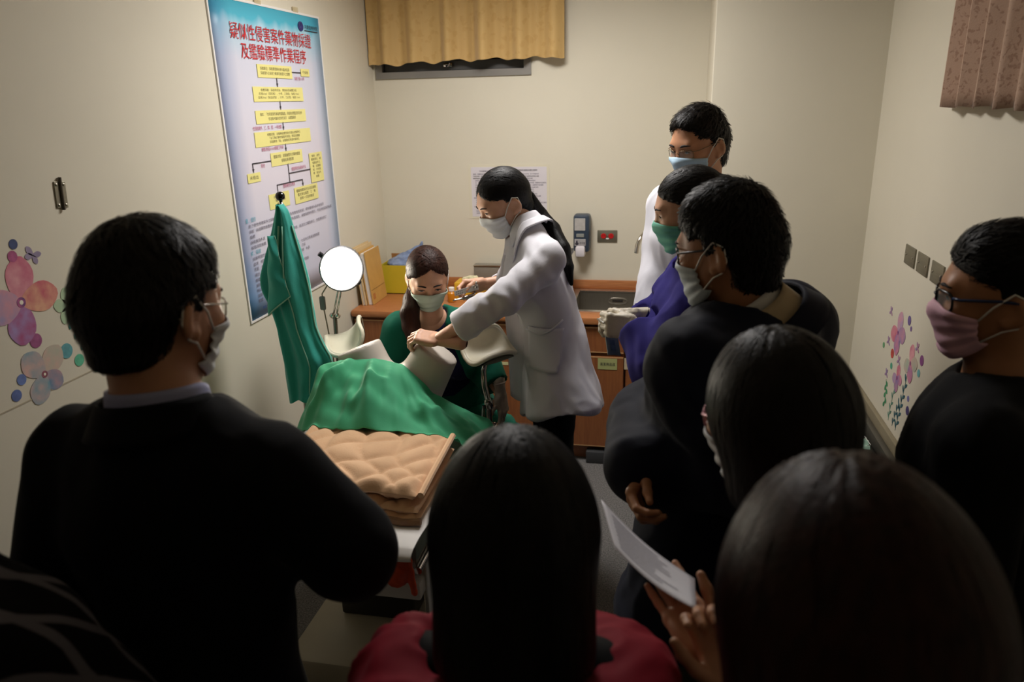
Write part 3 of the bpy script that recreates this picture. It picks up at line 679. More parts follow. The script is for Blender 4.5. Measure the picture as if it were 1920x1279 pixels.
# black crates, stacked
M_bp = mat('black_plastic', '#16171a', .35, var=.1)
for i, (z0, lab) in enumerate(((WT, 'lower black plastic crate beside the sink'), (WT + .135, 'upper black plastic crate stacked beside the sink'))):
    t = empty('plastic_crate', (-.585, 4.02, z0 + .001), lab, 'crate', 'black crates stacked by the sink')
    z0 += .001
    b = MB()
    def wallc(u, v, sx=.105, sy=.10):
        return None
    q = .018
    for (xa, ya, xb, yb) in ((-.675, 3.92, -.505, 3.93), (-.675, 4.11, -.505, 4.12), (-.675, 3.93, -.665, 4.11), (-.515, 3.93, -.505, 4.11)):
        b.box((xa, ya, z0), (xb, yb, z0 + .122), .002)
    b.box((-.664, 3.931, z0), (-.516, 4.109, z0 + .006)); b.build('tub', M_bp, t)
    b = MB().frame((-.695, 3.90), (-.487, 4.14), .022, lambda u, v, d: (u, v, d), z0 + .104, z0 + .125)
    b.build('rim', M_bp, t, smooth=True)
    if i: MB().box((-.655, 3.945, z0 + .01), (-.525, 4.095, z0 + .145), .02).build('contents', mat('dark_contents', '#26262a', .5, var=.4, vscale=18), t, smooth=True)
# folders by the left wall
M_kraft = mat('kraft_card', '#c79a52', .65, var=.08, vscale=12); M_cream = mat('cream_card', '#d5b98a', .65, var=.06)
def folder(x0, x1, y0, y1, h, m, lab, tab):
    t = empty('file_folder', ((x0 + x1) / 2, (y0 + y1) / 2, WT), lab, 'folder')
    sh = Matrix(((1, 0, -.10, .10 * WT), (0, 1, 0, 0), (0, 0, 1, 0), (0, 0, 0, 1)))
    MB().box((x0, y0, WT + .001), (x0 + .004, y1, WT + h), .001, sh).build('cover', m, t); MB().box((x1 - .004, y0, WT + .001), (x1, y1, WT + h - .004), .001, sh).build('cover', m, t)
    MB().box((x0 + .005, y0 + .006, WT + .002), (x1 - .005, y1, WT + h - .012), 0, sh).build('pages', M_white, t)
    MB().box((x1, y0 + .01, WT + .08), (x1 + .001, y1 - .01, WT + .083), 0, sh).build('flap_line', mat('kraft_line', '#8d6a34', .7), t)
    MB().box((x1, y0 + .02, WT + .028), (x1 + .0012, y0 + .05, WT + .06), 0, sh).build('red_stamp' if tab else 'card_stamp', mat('stamp', '#b3743c', .7), t)
folder(-1.619, -1.597, 3.735, 3.96, .325, M_cream, 'cream card folder leaning on left wall behind kraft envelope folder', 0)
folder(-1.593, -1.560, 3.75, 3.965, .30, M_kraft, 'kraft envelope folder standing on worktop beside the lamp', 1)
# yellow box with blue bag
M_ybox = mat('yellow_card', '#cbb52c', .5, var=.06)
t = empty('open_box', (-1.5, 4.1, WT), 'yellow cardboard box holding a blue bag in the worktop corner', 'box')
b = MB()
for (xa, ya, xb, yb) in ((-1.61, 4.01, -1.36, 4.014), (-1.61, 4.216, -1.36, 4.22), (-1.61, 4.01, -1.606, 4.22), (-1.364, 4.01, -1.36, 4.22)): b.box((xa, ya, WT + .001), (xb, yb, WT + .17))
b.box((-1.61, 4.01, WT + .001), (-1.36, 4.22, WT + .005)); b.build('carton', M_ybox, t)
MB().box((-1.61, 4.214, WT + .17), (-1.42, 4.219, WT + .20), .001, None).build('flap', mat('brown_card', '#a4703c', .7), t)
F = SDF((-1.61, 3.99, WT + .1), (-1.34, 4.23, WT + .34), .006)
F.ell((-1.49, 4.11, WT + .17), (.105, .09, .035), k=.02).cone((-1.50, 4.12, WT + .19), (-1.40, 4.14, WT + .255), .035, .014, .03, flat=((0, 1, 0), .6)).cone((-1.40, 4.14, WT + .25), (-1.385, 4.14, WT + .285), .016, .008, .01)
o = sdf_obj('plastic_bag', F, mat('blue_polythene', '#6d7fa8', .25, var=.25, vscale=20, col2='#93a5c8'), None, 1, lambda P: .006 * fbm(P * 45, 3)); tag(o, 'crumpled blue plastic bag stuffed in the yellow box', 'bag')
# tissue box and bottle
t = empty('tissue_box', (-1.06, 3.98, WT), 'yellow tissue box with white tissue beside the seated woman', 'tissue box')
MB().box((-1.14, 3.93, WT + .001), (-.975, 4.05, WT + .095), .003).build('carton', mat('tissue_yellow', '#e0b02c', .45, var=.1, vscale=16), t, smooth=True)
MB().lathe([(.0, 0), (.045, 0), (.045, .001), (.0, .001)], (-1.06, 3.99, WT + .096), 20).build('opening', mat('olive_print', '#5f6a2c', .6), t)
F = SDF((-1.12, 3.94, WT + .09), (-1.0, 4.04, WT + .15), .004); F.cone((-1.09, 3.99, WT + .10), (-1.03, 3.99, WT + .112), .02, .016, .01, flat=((0, 1, 0), .5))
sdf_obj('tissue', F, mat('tissue_white', '#e6dfb8', .7), t, 1, lambda P: .008 * fbm(P * 60, 9))
t = empty('pill_bottle', (-1.15, 3.86, WT), 'small orange bottle with cap in front of the tissue box', 'bottle')
MB().lathe([(.0, 0), (.022, .0), (.024, .004), (.024, .05), (.015, .06), (.014, .064)], (-1.14, 3.87, WT + .001), 16).build('body', mat('orange_plastic', '#d58a1e', .3, var=.05), t, smooth=True)
MB().lathe([(.0165, .0), (.0165, .018), (.012, .021), (.0, .021)], (-1.14, 3.87, WT + .064), 16).build('cap', M_white, t, smooth=True)
t = empty('steel_tray', (-1.02, 4.17, WT), 'flat grey instrument tray propped against the back wall', 'tray')
MB().box((-1.09, 4.19, WT + .001), (-.86, 4.235, WT + .145), .004).build('pan', mat('dull_tray', '#8f8a80', .5, metal=.3), t, smooth=True)
MB().tube([(-1.09, 4.186, WT + .14), (-.86, 4.186, WT + .14)], .004, 8).build('lip', M_chr, t, smooth=True)

# ================================================================== the examination bed
BZ = .74
t = empty('examination_bed', (-.95, 2.15, 0), 'white examination bed with paper sheet and steel base', 'bed')
M_vinyl = mat('grey_green_vinyl', '#7d8a80', .5, var=.04); M_base = mat('beige_enamel', '#a39a84', .45, var=.04)
MB().box((-1.27, 1.70, BZ - .085), (-.64, 2.50, BZ - .004), .022).build('mattress', M_vinyl, t, smooth=True)
MB().box((-1.25, 1.74, BZ - .13), (-.66, 2.62, BZ - .086), .004).build('frame', M_steel, t)
MB().box((-1.10, 2.1, .12), (-.82, 2.38, BZ - .13), .01).build('column', mat('dark_steel', '#3a3835', .35, metal=.6), t, smooth=True)
MB().box((-1.20, 1.85, .012), (-.74, 2.55, .12), .012).build('base', M_base, t, smooth=True)
for (x, y) in ((-1.15, 1.9), (-.79, 1.9), (-1.15, 2.5), (-.79, 2.5)): MB().lathe([(.025, 0), (.025, .012), (.0, .013)], (x, y, .0), 12).build('foot', M_bp, t)
def paper(u, v):
    x = -1.285 + u * .66
    s = v * 1.0
    if s < .78: y = 2.46 - s; z = BZ + .001 + .003 * math.sin(u * 9 + v * 7) * (1 if 0 < u < 1 else 0)
    else:
        q = (s - .78); y = 1.68 - .025 * math.sin(q * 9) - .02 * u; z = BZ - .002 - q * (.14 + .22 * (1 - u))
    return (x + .01 * math.sin(v * 5), y, z)
pp = subsurf(solidify(MB().grid(paper, 24, 50).build('paper_sheet', M_white, t, smooth='all'), .0015), 1)
MB().box((-.86, 1.74, .50), (-.655, 1.95, .56), .008).build('drawer', mat('white_enamel', '#d5d0ca', .4), t, smooth=True)
MB().tube([(-.65, 1.72, .62), (-.65, 2.5, .62)], .012, 10).build('side_rail', M_chr, t, smooth=True)
MB().tube([(-.65, 1.80, .62), (-.65, 1.80, .15)], .016, 10).build('leg_tube', M_chr, t, smooth=True)
# orange strap bag under the bed head
F = SDF((-.78, 1.60, .52), (-.60, 1.74, .80), .005)
F.cone((-.69, 1.682, .70), (-.70, 1.682, .62), .022, .032, .01, flat=((0, 1, 0), .62)).cone((-.668, 1.684, .715), (-.652, 1.686, .57), .012, .010, .008)
o = sdf_obj('orange_bag', F, mat('orange_nylon', '#d84a1a', .5, var=.12, vscale=30), None, 1, lambda P: .004 * fbm(P * 50, 5)); tag(o, 'bright orange fabric bag hanging at the head of the bed', 'bag')

# mannequin: lower torso with two raised thigh stumps
t = empty('training_mannequin', (-.95, 2.3, BZ), 'pale grey lower torso mannequin with two raised thigh stumps', 'mannequin')
M_man = mat('mannequin_grey', '#c3bcb2', .42, var=.03, vscale=10)
MF = SDF((-1.26, 1.98, BZ - .02), (-.66, 2.62, 1.14), .007)
MF.ell((-.96, 2.37, .865), (.165, .13, .125), k=.04).ell((-.96, 2.30, .83), (.15, .11, .085), k=.06)
TORSO = MF.v.copy()
aR = unit((.50, .10, .87)); cR = V3(-.785, 2.45, 1.035); aL = unit((-.38, .12, .92)); cL = V3(-1.085, 2.43, 1.045)
MFr = SDF((-1.26, 2.2, BZ), (-.62, 2.7, 1.16), .006)
MF.cone(cR - aR * .19, cR + aR * .06, .098, .075, .04).cone(cL - aL * .19, cL + aL * .06, .098, .08, .04)
for c_, a_ in ((cR, aR), (cL, aL)):
    fn = lambda X, Y, Z, c_=c_, a_=a_: np.maximum(-((X - c_[0]) * a_[0] + (Y - c_[1]) * a_[1] + (Z - c_[2]) * a_[2]), np.sqrt((X - c_[0]) ** 2 + (Y - c_[1]) ** 2 + (Z - c_[2]) ** 2) - .14)
    MF.fn(fn, c_ - .15, c_ + .15, .008, 'sub')
MF.half((0, 0, BZ + .003), (0, 0, -1), .003)
sdf_obj('torso', MF, M_man, t, 2)
for c_, a_ in ((cR, aR), (cL, aL)):
    q = Vector((0, 0, 1)).rotation_difference(Vector(a_)).to_matrix()
    MB().lathe([(.0, .0), (.06, .0), (.062, .002), (.0, .003)], tuple(c_ - a_ * .0015), 24, q).build('end_cap', M_man, t, smooth=True)

# folded quilt
QX0, QX1, QY0, QY1 = -1.17, -.655, 1.79, 2.165
t = empty('folded_quilt', (-.92, 2.0, BZ), 'peach quilted blanket folded in layers on the bed', 'quilt')
M_quilt = mat('peach_cotton', '#dcb086', .8, var=.06, vscale=10, bump=.2, bscale=160, sheen=.3); M_qp = mat('printed_hem', '#c99a6c', .8, var=.5, vscale=40, col2='#8a6a55')
QTOP = []
def quilt_z(x, y):
    r = -9
    for top, dx, dy in QTOP:
        u = (x - QX0 - dx) / (QX1 - QX0); v = (y - QY0 - dy) / (QY1 - QY0); v = (y + .042 * (1 - v) * (u - .5) - QY0 - dy) / (QY1 - QY0)
        if -.04 < u < 1.04 and -.04 < v < 1.05: r = max(r, top(min(1, max(0, u)), min(1, max(0, v)))[2])
    return r
def quilt_layer(z0, th, dx, dy, seed):
    def top(u, v):
        x = QX0 + dx + u * (QX1 - QX0); y = QY0 + dy + v * (QY1 - QY0)
        y += .035 * (1 - v) * (u - .5) * -1.2
        a = (x * 19 + y * 13 + .6 * math.sin(y * 20)); c_ = (x * 16 - y * 18 + .6 * math.sin(x * 17))
        puff = (abs(math.sin(a * 1.4)) ** .45) * (abs(math.sin(c_ * 1.4)) ** .45)
        e = min(u, 1 - u, v, 1 - v); rd = 1 - max(0, 1 - e / .07) ** 2
        return x, y, z0 + th * (.5 + .5 * rd) + .020 * (puff - .6) * min(1, e / .05) + .014 * math.sin(x * 9 + seed) * math.sin(y * 8 + seed) - .02 * max(0, u - .75)
    def bot(u, v):
        x, y, z = top(u, v); e = min(u, 1 - u, v, 1 - v); rd = 1 - max(0, 1 - e / .07) ** 2
        return x, y, max(BZ + .004, z - th * rd - .0005)
    QTOP.append((top, dx, dy))
    b = MB(); b.grid(top, 70, 56); b.grid(bot, 70, 56)
    return b
for i, (z0, th, dx, dy) in enumerate(((BZ + .004, .034, .006, -.016), (BZ + .036, .030, .0, -.004), (BZ + .062, .046, -.008, .012))):
    o = quilt_layer(z0, th, dx, dy, i * 2.1).build('quilt_layer', M_quilt, t, smooth='all')
MB().tube([(QX1 + .004, QY0 + .0, BZ + .085), (QX1 + .002, QY0 + .12, BZ + .092), (QX1 - .004, QY1, BZ + .098)], .010, 8).build('bound_edge', M_quilt, t, smooth=True)
MB().tube([(QX0 + .25, QY0 + .0, BZ + .014), (-.80, QY0 - .018, BZ + .016), (-.70, QY0 - .035, BZ + .014), (QX1 + .01, QY0 - .03, BZ + .018)], .011, 8).build('rolled_hem', M_qp, t, smooth=True)

# green drape, tented over the mannequin and quilt
gxs = np.linspace(-1.33, -.56, 120)
_zz = np.arange(TORSO.shape[2]); _hm = np.where((TORSO < 0).any(2), MF.lo[2] + MF.h * (TORSO.shape[2] - 1 - np.argmax((TORSO < 0)[:, :, ::-1], axis=2)), BZ - .05)
for _ in range(3): _hm[1:-1, 1:-1] = np.maximum(_hm[1:-1, 1:-1], .25 * (_hm[2:, 1:-1] + _hm[:-2, 1:-1] + _hm[1:-1, 2:] + _hm[1:-1, :-2]))
for _ in range(4): _hm[1:-1, 1:-1] = .25 * (_hm[2:, 1:-1] + _hm[:-2, 1:-1] + _hm[1:-1, 2:] + _hm[1:-1, :-2])
def top_of(xx, yy):
    q = (np.array((xx, yy)) - MF.lo[:2]) / MF.h
    if (q < 0).any() or q[0] >= _hm.shape[0] - 1 or q[1] >= _hm.shape[1] - 1: return BZ - .05
    i, k = int(q[0]), int(q[1]); a_, b_ = q[0] - i, q[1] - k
    return (_hm[i, k] * (1 - a_) * (1 - b_) + _hm[i + 1, k] * a_ * (1 - b_) + _hm[i, k + 1] * (1 - a_) * b_ + _hm[i + 1, k + 1] * a_ * b_)
fx = [-1.335, -1.30, -1.25, -1.19, -1.12, -1.04, -.965, -.895, -.85, -.80, -.72, -.66, -.60, -.555]
fz = [.66, .74, .86, .985, 1.02, 1.03, 1.025, 1.005, .96, .91, .855, .81, .775, .69]
fy = [2.44, 2.43, 2.40, 2.36, 2.345, 2.345, 2.36, 2.365, 2.365, 2.365, 2.39, 2.42, 2.45, 2.44]
ny = [2.28, 2.24, 2.20, 2.16, 2.125, 2.105, 2.10, 2.11, 2.125, 2.14, 2.16, 2.18, 2.24, 2.30]
nz = [.64, .735, .775, .82, .858, .862, .862, .862, .858, .85, .825, .78, .74, .66]
def drape(u, v):
    x = -1.335 + .78 * u + .018 * math.sin(v * 4 + u * 7) * (1 - abs(2 * u - 1)); v2 = v
    yn, yf, zn, zf = [np.interp(x, fx, q) for q in (ny, fy, nz, fz)]
    y = yn + (yf - yn) * v; s_ = 1 - (1 - v) ** 1.75
    z = zn + (zf - zn) * s_
    # folds fan out from the crown to the near hem
    ang = math.atan2(y - 2.50, x + .97); env = math.sin(math.pi * min(1, max(0, v * .94 + .05))) ** .8
    q = ang * 6.2 + .9 * math.sin(ang * 3 + 1.0) + .4 * v
    fold = (1 - abs(math.sin(q + .5 * math.sin(v * 3 + x * 9)))) ** 2.4 - .24
    z += .066 * fold * env * (.4 + .6 * (zf - zn) / .18)
    # long ridge towards the right corner
    rx = -.90 + .28 * (1 - v) * 1.1; dd = (x - (-.86 + .24 * (1 - v))) / .028
    z += .030 * math.exp(-dd * dd) * env
    dd = (x - (-1.14 - .10 * (1 - v))) / .035; z += .022 * math.exp(-dd * dd) * env
    rho_ = math.hypot(x + .97, y - 2.50); nn_ = float(fbm(np.array([[ang * 4.2 + 3, rho_ * 5, 1.7]]), 5, 3)[0]); z += .030 * (max(0, 1 - abs(nn_) * 2.4) ** 2 - .2) * env
    z += .004 * math.sin(x * 46 + v * 9) * env + .0035 * math.sin(v * 22 + x * 18) * env
    m_ = top_of(x, y) + .014
    k_ = .03; h_ = max(k_ - abs(z - m_), 0) / k_; z = max(z, m_) + h_ * h_ * k_ * .25
    return (x, y, z)
DP = np.array([drape(i / 120, k / 60) for i in range(121) for k in range(61)])
DQ = np.array([quilt_z(p[0], p[1]) for p in DP]).reshape(121, 61)
for _ in range(3): DQ[1:-1, 1:-1] = np.maximum(DQ[1:-1, 1:-1], .25 * (DQ[2:, 1:-1] + DQ[:-2, 1:-1] + DQ[1:-1, 2:] + DQ[1:-1, :-2]))
DP[:, 2] = np.maximum(DP[:, 2], DQ.ravel() + .001)
for _ in range(14):
    for _k in range(3):
        d_ = MF.sample(DP); nr_ = d_ < .003
        if nr_.any(): DP[nr_] += MF.grad(DP[nr_]) * (.003 - d_[nr_])[:, None]
    G_ = DP.reshape(121, 61, 3); S_ = G_.copy(); S_[1:-1, 1:-1] = .75 * G_[1:-1, 1:-1] + .0625 * (G_[2:, 1:-1] + G_[:-2, 1:-1] + G_[1:-1, 2:] + G_[1:-1, :-2])
    DP = (S_ if _ < 8 else G_).reshape(-1, 3); DP[:, 2] = np.maximum(DP[:, 2], np.array([quilt_z(p[0], p[1]) for p in DP]) - .001) if _ in (7, 13) else DP[:, 2]
b = MB(); b.add(DP, [(i * 61 + k, (i + 1) * 61 + k, (i + 1) * 61 + k + 1, i * 61 + k + 1) for i in range(120) for k in range(60)])
t = subsurf(solidify(b.build('surgical_drape', mat('drape_green', '#3aa676', .75, var=.05, vscale=6, bump=.12, bscale=300, sheen=.15), None, smooth='all'), .0025, 1), 1)
tag(t, 'bright green surgical drape spread over the mannequin belly', 'drape')

# leg supports
M_cush = mat('cream_cushion', '#d9d3bd', .42, var=.04); M_shell = mat('stirrup_shell', '#6a6152', .5, var=.1)
def stirrup(center, M3, lab, post, name='leg_support'):
    t = empty(name, tuple(post[-1]), lab, 'leg support', 'leg supports clamped to the bed')
    c_ = Vector(center)
    def saddle(r_, th, off):
        cu, sv = math.cos(th), math.sin(th); yy = .092 * r_ * math.copysign(abs(cu) ** .8, cu); a = math.radians(98) * r_ * math.copysign(abs(sv) ** .9, sv)
        rr_ = .062 + 1.2 * yy * yy + off
        return tuple(c_ + M3 @ Vector((rr_ * math.sin(a) * (1 + .10 * abs(a)), yy, -rr_ * math.cos(a) + rr_ - off + 2.0 * yy * yy)))
    b = MB(); ring_ = lambda r_, off: [saddle(r_, 2 * math.pi * k / 36, off) for k in range(36)]
    def disc_grid(b, rmax, off):
        vs = [saddle(0, 0, off)]; fs = []
        for k in range(1, 11): vs += ring_(rmax * k / 10, off)
        for i in range(36): fs.append((0, 1 + i, 1 + (i + 1) % 36))
        for k in range(9):
            for i in range(36): fs.append((1 + k * 36 + i, 1 + (k + 1) * 36 + i, 1 + (k + 1) * 36 + (i + 1) % 36, 1 + k * 36 + (i + 1) % 36))
        b.add(vs, fs); return b
    disc_grid(b, 1, 0).build('pad', M_cush, t, smooth='all', recalc=False)
    solidify(t.children[-1], .012, -1 if False else 0)
    MB().tube(ring_(1.0, .004), .009, 8, closed=True).build('piping', M_cush, t, smooth='all')
    disc_grid(MB(), .93, .014).build('shell', M_shell, t, smooth='all', recalc=False)
    MB().tube(post, .011, 12).build('post', M_chr, t, smooth='all')
    p = Vector(post[-1]); MB().box(tuple(p + Vector((-.03, -.025, -.02))), tuple(p + Vector((.03, .025, .02))), .005).build('clamp', M_chr, t, smooth=True)
    p2 = Vector(post[len(post) // 2]); MB().lathe([(.016, -.02), (.019, -.012), (.019, .012), (.016, .02)], tuple(p2), 14).build('collar', M_chr, t, smooth=True)
    MB().tube([tuple(p2 + Vector((-.02, -.012, -.004))), tuple(p2 + Vector((-.022, -.02, -.06)))], [.006, .008], 8).build('locking_lever', M_chr, t, smooth=True)
    return t
ML = Matrix.Rotation(math.radians(20), 3, 'Z') @ Matrix.Rotation(math.radians(-28), 3, 'Y') @ Matrix.Rotation(math.radians(12), 3, 'X')
stirrup((-1.222, 2.68, .966), ML, 'cream padded leg support between lamp and mannequin', [(-1.217, 2.68, .948), (-1.225, 2.67, .86), (-1.24, 2.62, .70), (-1.24, 2.61, .655)])
_Y = Vector((.75, .55, .10)).normalized(); _Z = Vector((-.45, -.70, .55)); _Z = (_Z - _Y * _Z.dot(_Y)).normalized(); _X = _Y.cross(_Z)
MR = Matrix((_X, _Y, _Z)).transposed()
stirrup((-.628, 2.575, .985), MR, 'cream padded leg support in front of the white-coated woman', [(-.652, 2.63, .945), (-.66, 2.62, .90), (-.655, 2.61, .84), (-.638, 2.605, .77), (-.638, 2.60, .70), (-.638, 2.60, .665)])

# pole with black ball and hung scrub trousers
t = empty('drip_pole', (-1.365, 2.5, 0), 'chrome pole topped with a shiny black ball by the poster', 'pole')
MB().tube([(-1.365, 2.5, .02), (-1.365, 2.5, 1.575)], .0065, 10).build('rod', M_chr, t, smooth='all')
MB().lathe([(.0, -.017)] + [(.0172 * math.sin(a), -.0172 * math.cos(a)) for a in [math.pi * k / 12 for k in range(1, 12)]] + [(.0, .0172)], (-1.365, 2.5, 1.588), 20).build('ball', mat('black_gloss', '#0b0b0c', .12, var=0), t, smooth='all')
MB().lathe([(.0, 0), (.10, 0), (.10, .012), (.03, .02), (.012, .05)], (-1.365, 2.5, .001), 24).build('foot', M_base, t, smooth=True)
sec = [(1.562, -1.362, .010), (1.553, -1.356, .019), (1.496, -1.358, .035), (1.438, -1.364, .050), (1.358, -1.374, .075), (1.298, -1.382, .092), (1.247, -1.382, .097), (1.176, -1.364, .084), (1.092, -1.352, .076), (1.03, -1.339, .086), (.966, -1.322, .100), (.9, -1.328, .090), (.832, -1.337, .078), (.80, -1.345, .068)]
zs = np.array([s[0] for s in sec])[::-1]; xs = np.array([s[1] for s in sec])[::-1]; ws = np.array([s[2] for s in sec])[::-1]
def scrub(u, v):
    z = 1.562 - u * (1.562 - .80); xc = np.interp(z, zs, xs); w = np.interp(z, zs, ws); a = 2 * math.pi * v
    th = .018 + .022 * min(1, u * 3)
    g = 1 + .22 * math.sin(a * 5 + 2.2 * u) + .12 * math.sin(a * 9 - 3 * u) ; g2 = 1 + .05 * math.sin(a * 5 + 2 * u)
    zz = z - (.03 * max(0, math.cos(a)) - .012 * math.sin(a * 3)) * (1 if u > .97 else 0)
    n1 = float(fbm(np.array([[math.cos(a) * 2.2, math.sin(a) * 2.2, z * 6]]), 11, 3)[0]); cr = (1 - abs(n1) * 2) * .10
    return (xc + w * g2 * math.cos(a) * (1 + .3 * cr), 2.49 - .006 + th * (g + cr * 2.2) * math.sin(a), zz)
t = empty('scrub_trousers', (-1.35, 2.49, .80), 'teal scrub trousers hung from the ball-topped pole', 'trousers')
M_scr = mat('scrub_teal', '#27a698', .75, var=.07, vscale=9, bump=.15, bscale=260, sheen=.3); M_scrp = mat('scrub_seam', '#8fc7b0', .75)
subsurf(MB().grid(scrub, 40, 64).build('cloth', M_scr, t, smooth='all'), 1)
# turned-back flap with cuff edge
def flap(u, v):
    # u down, v across
    x = -1.372 - .095 * v * (0.25 + .75 * u) + .035 * u; z = 1.455 - .225 * u - .075 * v * u - .0 * v
    return (x, 2.437 - .014 * math.sin(v * 3.1) - .008 * u + .005 * math.sin(u * 14 + v * 5), z)
solidify(MB().grid(flap, 20, 14).build('flap', M_scr, t, smooth='all'), .003)
MB().tube([flap(1, v / 10) for v in range(11)], .0028, 6).build('flap_hem', M_scrp, t, smooth='all')
MB().tube([flap(u / 12, 0) for u in range(13)], .0022, 6).build('flap_seam', M_scrp, t, smooth='all')
def seam(pts, r=.003, nm='seam'): MB().tube(pts, r, 6).build(nm, M_scrp, t, smooth='all')
seam([tuple(np.array(scrub(u / 20, .985)) + np.array((.002, -.003, 0))) for u in range(2, 19)]); seam([tuple(np.array(scrub(u / 20, .80)) + np.array((0, -.003, 0))) for u in range(2, 20)], .0026)
seam([tuple(np.array(scrub(u / 20, .73)) + np.array((0, -.003, 0))) for u in range(2, 9)], .004, 'drawstring')
# examination lamp
t = empty('examination_lamp', (-1.33, 2.75, 0), 'lit examination lamp with grey hood on a slim chrome stand', 'lamp')
HC = Vector((-1.265, 2.74, 1.268)); hd = (Vector((.35, 1.02, 1.62)) - HC).normalized(); q = Vector((0, 0, 1)).rotation_difference(hd).to_matrix()
M_hood = mat('lamp_grey', '#77787c', .4, metal=.2, var=.04)
MB().lathe([(.0, -.085), (.035, -.083), (.062, -.068), (.082, -.035), (.090, -.004), (.093, .006), (.088, .008)], tuple(HC), 32, q, caps=False).build('hood', M_hood, t, smooth='all')
MB().lathe([(.0, .006), (.083, .003), (.086, .0), (.0, -.004)], tuple(HC), 32, q).build('bulb_glass', mat('lamp_glow', '#fff6e4', .4, var=0, emit=9), t, smooth='all')
for s_ in (-1, 1):
    p = HC + q @ Vector((.094 * s_, 0, -.02)); MB().lathe([(.0, -.011), (.010, -.010), (.010, .010), (.0, .011)], tuple(p), 12, q @ Matrix.Rotation(math.pi / 2, 3, 'Y')).build('pivot_knob', M_bp, t, smooth=True)
J = Vector((-1.319, 2.75, 1.066))
for dx in (-.007, .007): MB().tube([tuple(HC + Vector((-.02 + dx, .03, -.06))), tuple(J + Vector((dx, 0, 0)))], .004, 8).build('twin_rod', M_chr, t, smooth='all')
for dx in (-.012, .012): MB().lathe([(.0, -.012)] + [(.012 * math.sin(a), -.012 * math.cos(a)) for a in [math.pi * k / 8 for k in range(1, 8)]] + [(.0, .012)], tuple(J + Vector((dx, 0, 0))), 14).build('joint', M_chr, t, smooth='all')
MB().tube([tuple(J), (-1.325, 2.75, .9), (-1.33, 2.75, .04)], .009, 10).build('stand', mat('dark_chrome', '#6d6a62', .25, metal=.9), t, smooth='all')
MB().lathe([(.0, 0), (.13, 0), (.13, .012), (.05, .03), (.02, .05)], (-1.33, 2.76, .001), 24).build('foot', mat('grey_iron', '#55565a', .5), t, smooth=True)
sw = MB().box((-1.377, 2.735, 1.09), (-1.352, 2.752, 1.150), .007).build('switch', mat('switch_grey', '#6f716f', .5), t, smooth=True)
MB().tube([tuple(HC + Vector((-.06, .02, -.05))), (-1.362, 2.742, 1.16), (-1.364, 2.743, 1.12), (-1.358, 2.745, 1.05), (-1.348, 2.748, .93), (-1.34, 2.75, .75)], .0028, 6).build('cord', mat('cord_brown', '#8a7a66', .5), t, smooth='all')
SPOT = bpy.data.lights.new('lamp_bulb', 'SPOT'); SPOT.energy = 14; SPOT.color = (1, .9, .74); SPOT.spot_size = math.radians(120); SPOT.spot_blend = .6; SPOT.shadow_soft_size = .07
so = bpy.data.objects.new('lamp_bulb', SPOT); COL.objects.link(so); so.location = HC + hd * .02; so.rotation_euler = hd.to_track_quat('-Z', 'Y').to_euler()

# ------------------------------------------------------------------ couch on the right
t = empty('black_couch', (.7, 3.0, 0), 'low black vinyl couch along the right wall', 'couch')
M_bv = mat('black_vinyl', '#1d1d1c', .38, var=.1, vscale=20)
MB().box((.42, 2.05, .44), (.885, 3.70, .515), .02).build('cushion', M_bv, t, smooth=True)
MB().box((.895, 2.05, .44), (.925, 3.72, .54), .008).build('edge_rail', mat('grey_rail', '#57544c', .4, metal=.3), t, smooth=True)
MB().box((.926, 2.0, .47), (.948, 3.74, .578), .004).build('wall_board', mat('taupe_board', '#8a8069', .55), t, smooth=True)
MB().box((.45, 2.1, .38), (.90, 3.66, .44), .006).build('frame', M_bp, t)
for (x, y) in ((.47, 2.15), (.87, 2.15), (.47, 3.6), (.87, 3.6)): MB().tube([(x, y, .0), (x, y, .38)], .02, 10).build('leg', M_chr, t, smooth=True)
t = empty('spare_mask', (.8, 3.0, .516), 'folded green face mask lying on the black couch', 'mask')
MB().grid(lambda u, v: (.72 + .14 * u, 2.93 + .085 * v, .52 + .018 * math.sin(v * 3.14) + .006 * math.sin(v * 18)), 10, 18).build('cloth', mat('mask_green', '#a3c4b4', .7, var=.05), t, smooth='all')
for k in (0, 1): MB().tube([(.84, 2.95 + .05 * k, .524), (.86, 2.93 + .07 * k, .54), (.85, 2.99, .55), (.82, 3.01, .53)], .0015, 6).build('ear_loop', M_white, t)
